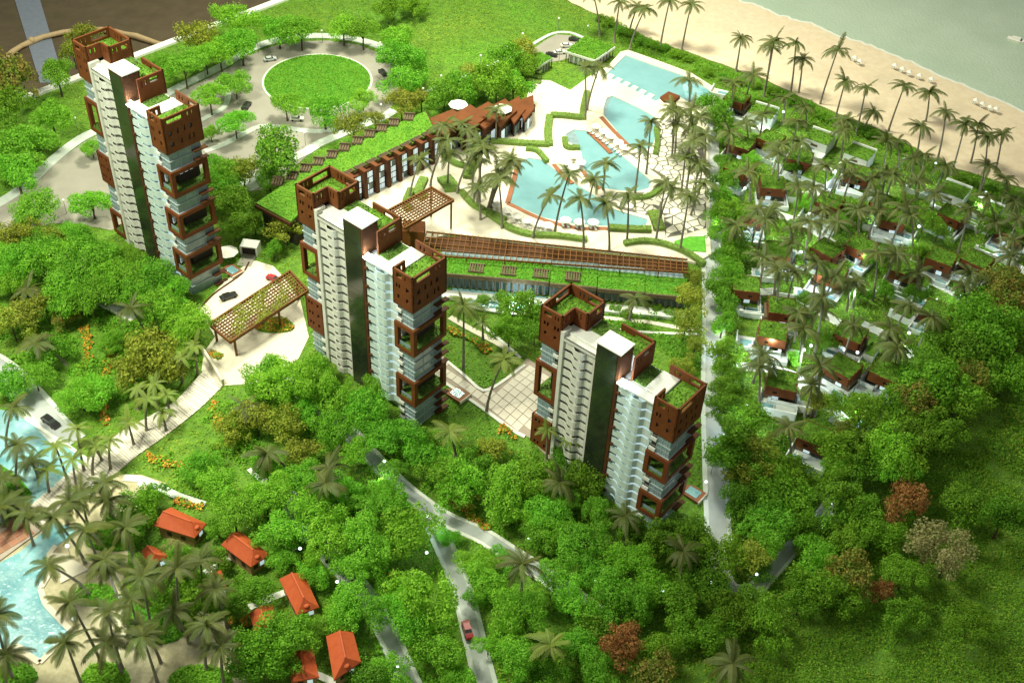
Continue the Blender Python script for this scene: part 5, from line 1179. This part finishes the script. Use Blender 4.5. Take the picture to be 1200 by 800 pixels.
# ------------------------------------------------------------------ trees
B_='bright';O_='olive';D_='dark'
TL=[(11,87,28,'rose'),(66,85,20,B_),(60,137,22,B_),(25,170,28,B_),(18,200,26,B_),(38,244,22,B_),(107,237,20,B_),(107,172,11,B_),(5,122,20,D_),(-15,150,24,D_),(100,40,18,O_),(85,60,14,O_),
 (230,40,20,O_),(275,20,22,B_),(215,77,20,B_),(257,60,18,B_),(282,50,20,B_),(326,35,18,B_),(352,35,18,B_),(245,110,18,B_),(275,97,17,B_),(275,142,17,B_),(335,122,18,B_),(380,130,22,B_),(247,156,10,B_),(322,178,30,D_),(250,192,13,B_),(284,198,17,O_),(258,214,20,B_),(195,75,14,B_),(240,65,16,B_),
 (402,31,18,B_),(425,33,18,B_),(465,47,20,B_),(470,66,22,B_),(481,80,17,B_),(470,95,20,B_),(425,117,15,B_),(470,117,18,O_),(414,146,20,O_),(494,117,14,O_),(520,110,18,D_),(537,101,18,D_),(560,90,20,O_),(582,94,22,D_),(594,69,18,D_),(614,58,16,O_),(602,98,18,B_),(548,110,14,B_),(455,8,15,D_),(483,5,14,D_),(620,78,14,D_),(440,140,12,O_),
 (262,207,20,B_),(272,240,24,D_),(335,268,20,O_),(298,262,12,D_),(250,225,18,D_),(315,205,16,B_),(320,290,12,D_),(275,268,14,D_),
 (19,308,22,B_),(47,302,24,B_),(72,305,26,B_),(87,317,28,B_),(75,340,24,B_),(103,299,24,B_),(112,324,24,B_),(134,324,22,B_),(150,322,22,B_),(181,322,22,B_),(156,342,20,B_),(190,361,24,B_),(222,380,24,B_),(106,347,22,B_),(62,280,16,O_),(90,277,18,B_),(47,283,16,D_),(12,277,18,O_),(10,333,18,B_),(75,372,14,'rose'),(31,365,22,O_),(12,377,20,O_),(175,414,30,O_),(156,432,24,O_),(194,427,20,O_),(94,462,23,B_),(10,449,20,B_),(58,410,18,D_),(112,458,20,B_),(205,340,18,B_),(130,400,14,B_),(40,440,16,B_),(0,300,20,B_),(30,270,16,O_),(150,300,14,B_),
 (340,450,32,B_),(312,440,24,B_),(385,458,22,B_),(372,432,22,B_),(426,482,26,B_),(460,507,26,B_),(390,500,24,B_),(419,528,22,B_),(493,530,26,B_),(534,566,28,B_),(516,555,24,B_),(592,575,30,B_),(624,561,24,D_),(457,579,26,B_),(480,620,30,B_),(426,633,28,B_),(327,579,26,B_),(367,597,28,B_),(381,638,28,B_),(331,624,26,B_),(412,665,24,B_),(408,710,26,B_),(493,700,34,B_),(476,719,28,B_),(511,755,32,B_),(556,660,20,B_),(570,683,26,B_),(592,728,28,B_),(617,712,26,B_),(606,773,28,B_),(534,792,22,B_),(457,786,22,B_),(354,530,22,O_),(313,552,20,B_),(632,630,18,D_),(395,478,18,B_),(358,462,18,B_),(890,668,14,D_),(868,712,14,D_),(935,632,14,D_),(462,548,15,B_),(590,655,14,B_),(523,630,12,B_),(572,755,15,B_),(556,700,12,B_),(600,600,20,B_),(560,545,22,D_),(575,530,18,O_),(640,600,22,B_),(300,490,20,O_),(335,495,24,O_),(270,500,20,O_),(360,480,20,B_),(440,445,16,B_),(545,585,14,O_),(425,590,22,B_),(395,570,22,B_),(440,665,18,B_),(365,670,18,B_),
 (255,570,24,B_),(235,545,18,B_),(273,599,24,B_),(322,627,20,B_),(311,587,24,B_),(355,560,22,B_),(432,714,22,B_),(311,754,28,D_),(276,708,22,D_),(236,696,24,D_),(345,742,24,D_),(423,790,20,D_),(160,600,22,D_),(145,615,18,D_),(215,660,18,D_),(255,655,14,D_),(300,690,18,D_),(190,700,20,D_),(290,770,24,D_),(375,735,14,B_),(220,720,18,D_),(330,650,18,B_),(205,640,12,'pale'),(395,720,18,B_),(255,620,12,D_),(180,580,14,D_),(325,780,18,D_),
 (687,560,22,D_),(659,588,20,B_),(682,635,26,B_),(719,696,26,B_),(794,700,24,D_),(845,654,24,D_),(883,649,22,O_),(654,626,22,B_),(668,702,24,B_),(696,672,22,B_),(733,755,28,'red'),(765,792,28,'rose'),(803,735,22,D_),(855,719,22,D_),(901,635,22,B_),(859,537,26,D_),(883,556,24,O_),(864,593,24,D_),(920,584,28,D_),(901,607,26,B_),(985,575,26,D_),(985,528,24,D_),(948,620,24,D_),(1060,545,24,D_),(1062,580,27,'red'),(1092,632,32,'pale'),(1110,655,26,'pale'),(995,675,28,'rose'),(1035,692,17,'red'),(967,690,26,D_),(1060,673,22,B_),(1130,593,26,D_),(1177,605,26,D_),(957,654,24,B_),(883,698,16,D_),(817,663,22,D_),(766,763,22,D_),(710,733,20,D_),(677,754,22,B_),(740,655,24,B_),(765,690,22,B_),(650,670,20,B_),(775,630,22,D_),(740,620,18,D_),(815,625,20,D_),(700,600,18,B_),(640,560,18,D_),(660,535,14,D_),(835,690,18,D_),(830,740,24,D_),(900,730,22,D_),(940,700,22,D_),(1025,620,22,D_),(1010,600,22,D_),(930,560,22,D_),(1140,730,20,D_),(640,790,20,D_),(700,790,22,B_),(745,720,18,D_),(1060,720,20,D_),(990,630,22,D_),(690,715,16,O_),
 (1160,380,30,D_),(1180,352,26,'rose'),(1132,412,30,D_),(1160,420,26,D_),(1100,452,30,D_),(1076,470,26,'rose'),(1124,468,26,D_),(1044,520,28,B_),(1068,504,26,D_),(1008,482,24,D_),(1180,330,24,'rose'),(1100,504,24,D_),(1040,470,20,D_),(1180,440,24,D_),(980,540,22,B_),(1052,548,24,B_),(872,500,26,D_),(856,528,24,D_),(884,520,24,O_),(845,475,18,D_),(1110,400,24,D_),(1090,430,24,D_),(1145,355,24,D_),(1200,390,24,D_),(1020,505,20,D_),(990,505,18,O_),(955,470,18,O_),(1070,440,16,D_),(1135,440,20,'rose'),(920,545,20,D_),(1000,550,22,D_),(940,590,20,D_),
 (838,123,16,D_),(843,140,17,D_),(850,158,12,D_),(852,250,18,D_),(843,262,16,D_),(856,275,18,D_),(862,298,18,D_),(848,300,14,D_),(843,337,17,D_),(850,355,18,D_),(848,378,18,D_),(853,415,19,D_),(848,430,16,D_),(847,455,18,D_),(858,470,18,D_),(848,210,14,D_),(846,230,16,D_),(848,190,12,B_),(852,320,16,D_),(860,440,14,D_),
 (810,350,18,O_),(804,378,18,O_),(815,402,16,O_),(812,325,14,O_),(800,430,14,O_),(612,361,20,D_),(597,387,18,D_),(627,389,14,D_),(590,350,10,D_),(565,352,9,D_),(630,365,12,D_),
 (905,170,10,D_),(1060,240,14,D_),(1085,255,14,D_),(1100,270,14,D_),(1030,305,14,D_),(930,195,10,D_),(945,235,12,B_),(1000,250,12,D_),(930,265,10,D_),(1160,265,14,D_),(1080,295,12,D_),(945,350,10,D_),(965,400,12,B_),(860,205,12,D_),(880,185,10,B_),(985,260,10,B_),(1040,340,12,D_),(1075,345,12,D_),(1010,345,10,D_),(950,300,10,D_),(930,420,9,B_)]
random.seed(21)
for a in TL: tree(*a)
# low shrubs along the beach edge
SHR=[]
random.seed(5)
for k,(px,py) in enumerate([(705,22),(716,27),(728,36),(741,41),(752,48),(765,53),(778,57),(792,64),(806,70),(868,97),(885,101),(905,107),(925,116),(945,124),(962,134),(975,140),(990,146),(1006,150),(1022,157),(1038,165),(1055,176),(1072,186),(1090,193),(1108,202),(1126,208),(1142,214),(1160,221),(1178,227),(1196,232),(770,362),(785,368),(720,362),(735,368),(755,352),(700,358),(775,345),(790,350),(1118,212),(830,85),(848,92)]):
    r=random.uniform(6,9)*dist(px,py)/F_PX; c=G(px,py,r*.5); t=thing('low_shrub',(c.x,c.y,float(H(c.x,c.y))),0,None,'shrub')
    o=link('foliage',random.choice(CROWN['dark']),t,(0,0,r*.55)); o.scale=(r*1.2,r*1.1,r*.8); o.rotation_euler=(0,0,random.uniform(0,6)); m_=MB(); m_.cone((0,0,-.1),.15,.08,r*.6,5); m_.build('stem','bark',t); SHR.append((t,px,py,k))

# ------------------------------------------------------------------ palms
Z5=lambda X,Y:(820+X/2.666,20+Y/2.666)
Z6=lambda X,Y:(820+X/2.5,240+Y/2.5)
ZH=lambda X,Y:(300+X/3.53,110+Y/3.53)
Z8=lambda X,Y:(600+X/4,Y/4)
random.seed(33)
for a,b,c,d in ((130,65,113,170),(238,40,200,250),(225,95,205,220),(300,80,283,240),(322,130,308,240),(440,100,375,275),(455,200,420,330),(520,220,487,370),(545,295,512,350),(640,215,588,360),(718,235,705,330),(692,340,675,440),(770,295,740,455),(825,325,778,515),(870,335,845,460),(900,370,875,540),(945,365,920,490),(905,465,872,560),
   (105,205,95,310),(265,250,260,335),(330,280,330,345),(145,330,150,420),(95,360,80,470),(245,425,238,560),(315,390,300,500),(450,350,440,440),(455,455,385,610),(620,385,618,470),(540,500,500,590),(605,490,570,600),(700,430,690,500),(150,480,155,575),(185,600,160,720),(310,530,280,700),(345,640,320,780),(430,640,380,750),(495,600,492,690),(735,550,720,640),(660,620,660,760),(840,600,805,740),(925,640,940,740),(990,570,985,650)): palm(*Z5(a,b),*Z5(c,d))
for a,b,c,d in ((230,190,220,330),(360,270,335,440),(345,170,320,330),(440,230,430,310),(520,140,505,280),(450,350,415,470),(560,360,535,440),(575,400,565,450),(175,470,170,590),(355,470,335,620),(260,650,262,770),(640,200,625,290)): palm(*Z6(a,b),*Z6(c,d))
for a,b,c,d in ((60,260,55,370),(100,430,30,580),(65,480,75,640),(225,530,170,670),(300,450,240,650),(320,540,330,700),(400,430,390,520),(365,480,345,560),(400,555,410,710),(470,530,465,680),(510,375,490,530),(540,300,525,470),(590,470,555,680),(610,265,605,420),(660,170,660,245),(675,360,650,520),(670,260,655,345),(660,530,630,710),(690,430,672,560),(335,130,335,300),(380,130,340,270),(10,390,5,560)): palm(*Z4(a,b),*Z4(c,d))
for a,b,c,d in ((770,130,745,300),(790,190,720,390),(680,270,635,440),(920,200,830,420),(940,220,915,460),(1000,330,960,490),(1060,270,970,480),(850,120,850,240)): palm(*ZH(a,b),*ZH(c,d))
for a,b,c,d in ((380,-30,410,170),(505,10,478,200),(590,30,548,160),(625,40,548,245),(740,0,695,220),(840,20,795,240)): palm(*Z8(a,b),*Z8(c,d))
for a in ((656,565,662,600),(733,604,730,640),(801,645,797,682),(859,777,858,810),(645,755,645,790),(527,505,534,536),(612,660,610,712),(381,566,424,602),(313,530,343,559),(543,352,543,432),(591,420,570,482),(745,350,737,376),(31,339,42,368),(41,402,77,427),(153,360,175,402),(288,475,300,500),(385,548,390,575)): palm(*a,None if a[0]!=656 else 6.0,'frond2' if a[1]>300 and a[0] in(527,543,591,645) else 'frond')
for a in ((642,503,640,540),(668,516,668,550),(565,378,566,398),(900,385,902,400)): palm(*a,3.6,'frond2',9)
for a in ((172,467,172,505),(150,495,157,521),(128,515,130,550),(105,518,120,540),(90,502,99,552),(112,522,109,557),(65,522,79,562),(85,538,91,576),(55,550,58,577),(190,482,195,505),(180,450,185,478),(195,462,200,488),(160,455,162,480),(212,418,214,448),(228,405,232,438)): palm(*a,4.5,'frond2',9)
for a in ((122,565,135,625),(80,587,116,640),(62,605,100,660),(15,477,8,525),(22,520,21,580),(37,540,45,560),(57,662,105,697),(67,697,120,780),(122,655,150,705),(125,717,144,785),(77,752,97,806),(167,675,181,750),(167,745,185,800),(5,710,15,795),(7,767,10,810),(207,665,213,740),(242,731,242,785),(259,757,262,800),(10,590,14,606),(2,592,4,618)): palm(*a,random.uniform(5.2,6.3))

def palm_on(x,y,h,lx=0,**k):
    z=float(H(x,y)); b=P2(x,y,z); c=P2(x+lx,y,z+h); palm(c[0],c[1],b[0],b[1],**k)
def scatter_palms(pxpoly,n,h0,h1,avoid,gap,**k):
    poly=[G2(*q) for q in pxpoly]; xs=[q[0] for q in poly];ys=[q[1] for q in poly]; put=[]; tries=0
    while len(put)<n and tries<6000:
        tries+=1; x,y=random.uniform(min(xs),max(xs)),random.uniform(min(ys),max(ys))
        if not inside((x,y),poly) or any((x-a)**2+(y-b)**2<r*r for a,b,r in avoid) or any((x-a)**2+(y-b)**2<gap*gap for a,b in put): continue
        put.append((x,y)); palm_on(x,y,random.uniform(h0,h1),random.uniform(-2.2,2.2),**k)
va=[(t.location.x,t.location.y,6.0) for t,_,_ in VILLAS]
scatter_palms([(846,150),(870,108),(900,125),(1000,180),(1190,262),(1195,330),(1080,420),(960,505),(862,480)],44,11,17,va,6.5)
pw=[[G2(*q) for q in pl] for pl in (poolA,poolB,poolC,poolD)]
pa=[(x,y,3.0) for pl in pw for x,y in pl]
scatter_palms([(782,150),(824,165),(828,275),(790,288),(765,262),(790,220)],9,12,17,pa,6)
scatter_palms([(512,190),(560,190),(585,235),(590,268),(540,262),(505,235)],5,12,16,pa,6)
scatter_palms([(92,625),(150,600),(215,690),(262,720),(290,800),(110,810),(100,700)],11,11,15,[],7)
for q in ((3,560,6,585),(30,600,40,640),(235,655,240,700)): palm(*q)

# ------------------------------------------------------------------ flock: the ground's own green foam, kept off paved ground
def flock():
    n=480000
    P=[]
    q=[G2(*p) for p in ((-90,-25),(1290,-25),(1290,870),(-90,870))]
    xs=[p[0] for p in q];ys=[p[1] for p in q]
    p=np.stack([RNG.uniform(min(xs),max(xs),n),RNG.uniform(min(ys),max(ys),n)],1); p=p[pip(p,q)]
    sd=(p[:,0]-RA.x)*rn.x+(p[:,1]-RA.y)*rn.y; p=p[sd<-0.4]
    for e in EXCL:
        e_=np.array(e); lo=e_.min(0);hi=e_.max(0); cand=np.where((p[:,0]>lo[0])&(p[:,0]<hi[0])&(p[:,1]>lo[1])&(p[:,1]<hi[1]))[0]
        if len(cand)==0: continue
        k=np.ones(len(p),bool); k[cand[pip(p[cand],e)]]=False; p=p[k]
    # sea side
    return p
fp=flock()
def keep_off(p):
    for e in EXCL:
        e_=np.array(e); lo=e_.min(0);hi=e_.max(0); cand=np.where((p[:,0]>lo[0])&(p[:,0]<hi[0])&(p[:,1]>lo[1])&(p[:,1]<hi[1]))[0]
        if len(cand):
            k=np.ones(len(p),bool); k[cand[pip(p[cand],e)]]=False; p=p[k]
    return p
def undergrowth(pxpoly,dens,hmax,mats,probs,thr,label,size=.55):
    poly=[G2(*q) for q in pxpoly]; xs=[q[0] for q in poly];ys=[q[1] for q in poly]
    n=int((max(xs)-min(xs))*(max(ys)-min(ys))*dens); p=np.stack([RNG.uniform(min(xs),max(xs),n),RNG.uniform(min(ys),max(ys),n)],1)
    p=keep_off(p[pip(p,poly)]); x,y=p[:,0],p[:,1]
    nz=.5+.22*np.sin(x*.31+2.1*np.sin(y*.17))+.22*np.sin(y*.37+1.9*np.sin(x*.21+1))+.12*np.sin(x*.9+1.3*np.sin(y*.8))*np.sin(y*.83)
    k=nz>thr; p=p[k]; nz=nz[k]; z=H(p[:,0],p[:,1])+.15+hmax*np.clip((nz-thr)/(1-thr),0,1)*RNG.uniform(.55,1.05,len(p))
    v,f=leaf_cloud(np.column_stack([p,z]),RNG.normal(size=(len(p),3))*.5+np.array([0,0,.8]),size,RNG,1.3)
    tag(link('undergrowth',np_mesh('undergrowth',v,f,mats,RNG.choice(len(mats),size=len(f),p=probs))),label,'undergrowth',kind='stuff')
undergrowth([(-80,262),(60,272),(140,290),(232,352),(240,425),(130,480),(60,440),(-80,400)],7,2.6,['leaf_bright','leaf_dark','flock'],[.6,.2,.2],.50,'bright low growth on the slope before the tallest tower')
undergrowth([(250,480),(330,445),(420,470),(500,505),(560,520),(625,535),(620,640),(640,870),(400,870),(380,700),(300,640),(240,590),(170,560)],6,2.6,['leaf_bright','leaf_dark','leaf_olive'],[.6,.25,.15],.48,'green undergrowth between the lower roads')
undergrowth([(625,535),(700,585),(820,620),(850,500),(960,520),(1040,460),(1110,380),(1300,330),(1300,640),(1080,520),(1020,640),(900,740),(760,870),(640,870),(620,640)],5,2.4,['leaf_dark','leaf_bright','leaf_olive'],[.6,.25,.15],.36,'dark undergrowth below the villas and the nearest tower')
undergrowth([(1080,520),(1300,560),(1300,870),(760,870),(900,740),(1020,640)],8,1.5,['leaf_dark','flock','flock2'],[.6,.32,.08],.2,'low dark creeping growth on the lower right hill',.42)
undergrowth([(835,110),(900,140),(1000,190),(1200,260),(1200,380),(1040,470),(960,520),(845,500)],2.6,1.3,['leaf_bright','leaf_dark','flock2'],[.5,.35,.15],.5,'green planting between the villas',.5)
undergrowth([(700,20),(840,78),(1000,140),(1200,228),(1200,250),(1000,165),(840,100),(740,62)],5,1.5,['leaf_dark','leaf_bright','flock'],[.35,.3,.35],.35,'low green planting along the beach edge',.5)
undergrowth([(650,360),(830,366),(828,450),(760,400),(640,380)],6,1.7,['leaf_bright','leaf_dark'],[.6,.4],.35,'bright planting behind the nearest tower',.5)
cells=np.sin(fp[:,0]*.11+1.3*np.sin(fp[:,1]*.05))+np.sin(fp[:,1]*.13+1.7*np.sin(fp[:,0]*.07))+RNG.normal(0,.7,len(fp))
hz_=0.06+0.35*np.clip(0.5+0.5*np.sin(fp[:,0]*.5+np.cos(fp[:,1]*.4)*2)*np.sin(fp[:,1]*.45),0,1)*RNG.random(len(fp))
v,f=leaf_cloud(np.column_stack([fp,H(fp[:,0],fp[:,1])+hz_]),np.tile([0,0,1.2],(len(fp),1)),.52,RNG,1.2)
g=link('grass',np_mesh('grass',v,f,['flock','flock2','leaf_bright'],np.where(cells>1.2,1,np.where(cells<-.9,2,0)))); tag(g,'green foam grass and ground cover over the model base','grass',kind='stuff')
lf=ell(CRAD-.3); flakes_in(lf,14,.38,.02,.25,['lawnflake'],[1.0],'lawn_tufts',parent=isl,base=.55)
flakes_in([G2(*p) for p in ((-60,560),(0,547),(20,561),(35,579),(17,592),(0,602),(-60,626))],14,.5,.05,.7,['leaf_bright','leaf_dark'],[.6,.4],'island_plants',parent=island,base=.75)

# ------------------------------------------------------------------ labels for the trees, palms, shrubs and lamps
LMK=[((370,60),'behind the roundabout lawn'),((370,125),'at the lower rim of the roundabout lawn'),((465,75),'at the right rim of the roundabout'),((260,90),'at the left rim of the roundabout'),((215,60),'beside the white model rim'),((20,100),'in the far left corner near the bare floor'),((40,180),'along the curved road left of the tallest tower'),((90,235),'at the foot of the curved road'),((290,190),'between the drive and the hotel wing'),((425,140),'behind the hotel wing roof'),((540,100),'behind the rust plated lobby'),((600,80),'near the small hut at the car park'),((470,5),'on the top lawn at the picture edge'),
 ((260,235),'between the tallest and middle towers'),((330,270),'left of the middle tower crown'),((40,290),'on the far left slope'),((90,310),'on the upper slope before the tallest tower'),((130,335),'in the middle of the slope before the tallest tower'),((190,345),'at the foot of the tallest tower'),((40,375),'on the left slope above the lagoon road'),((175,425),'above the plank walkway'),((95,460),'between lagoon road and walkway'),((340,440),'below the forecourt pergola'),((320,500),'on the bank below the forecourt'),((440,490),'at the foot of the middle tower'),((390,530),'left of the bend of the lower road'),((520,550),'between the lower road and the tiled court'),((600,570),'left of the nearest tower base'),((440,610),'in the grove left of the road fork'),((360,600),'in the grove above the cottages'),((280,590),'beside the upper cottages'),((490,710),'between the two lowest roads'),((600,700),'right of the lowest road'),((580,640),'in the fork of the lower roads'),((420,700),'along the left lowest road'),((300,730),'among the lower cottages'),((220,690),'between the palms and the cottages'),((160,605),'beside the sand garden'),((520,780),'at the bottom edge by the lowest road'),
 ((680,600),'in front of the nearest tower'),((700,700),'in the lower centre grove'),((760,640),'right below the nearest tower'),((740,770),'at the bottom edge right of centre'),((820,700),'beside the small road loop'),((870,560),'right of the path end'),((930,600),'in the dark grove right of the path'),((990,550),'below the lowest villa'),((1060,560),'on the dark right hillside'),((1100,640),'at the edge of the dark lawn'),((980,680),'in the lower right grove'),((1160,600),'at the far right of the dark hill'),((1150,400),'right of the villas'),((1090,460),'below the right hand villas'),((1020,500),'below the large lone turf roof'),((860,500),'beside the lower end of the straight path'),((850,440),'along the straight path near the third lane'),((850,350),'along the straight path near the second lane'),((850,260),'along the straight path near the first lane'),((845,150),'at the upper end of the straight path'),((808,375),'left of the straight path behind the nearest tower'),((605,375),'beside the canal behind the court'),
 ((900,180),'among the upper left villas'),((1000,210),'among the upper middle villas'),((1090,240),'among the upper right villas'),((940,290),'among the central left villas'),((1030,310),'among the central villas'),((940,400),'among the lower left villas'),((1020,390),'among the lower middle villas'),((1160,280),'among the far right villas'),((870,60),'on the beach side left of the first beach villa'),((950,60),'on the beach edge above the beach villas'),((1040,110),'on the beach edge in the middle'),((1110,140),'on the beach edge at the right'),((1165,165),'on the beach edge at the far right'),((720,10),'on the lawn edge at the top of the beach'),((800,10),'on the top beach edge left of the sea'),((690,75),'beside the big top pool'),((760,130),'beside the upper small pool'),((700,200),'around the middle pool'),((620,220),'left of the lowest pool'),((700,240),'below the lowest pool'),((790,200),'on the crazy paving'),((540,165),'in front of the lobby hall'),((500,190),'in front of the hotel wing bays'),((570,190),'on the plaza beside the hedge blocks'),((570,400),'beside the tiled court'),((130,520),'in planters along the walkway'),((60,540),'at the lagoon end of the walkway'),((20,510),'beside the upper lagoon'),((70,660),'beside the lower lagoon'),((120,740),'in the sand garden'),((20,760),'in the bottom left corner'),((120,600),'where walkway meets the sand garden'),((230,740),'at the sand below the small huts'),((300,500),'on the planted bank below the forecourt')]
def by_place(items,desc_of,groupname):
    G_={}
    for it_ in items:
        o,px,py=it_[0],it_[1],it_[2]; k=min(LMK,key=lambda l:(l[0][0]-px)**2+(l[0][1]-py)**2)[1]; G_.setdefault((desc_of(it_),k),[]).append((o,px))
    for (d,k),lst in G_.items():
        number(lst,d+' '+k+', {}',d+' '+k)
        for o,_ in lst: o['group']=groupname
by_place(TREES,lambda t:KDESC[t[3]],'model trees')
by_place(PALMS,lambda t:'palm','coconut palms')
by_place(SHR,lambda t:'low shrub','low shrubs')
by_place(CTS,lambda t:'white walled court with turquoise pool','walled pool courts of the villas')
by_place(LAMPS,lambda t:'white street lamp','white lamps along roads and paths')
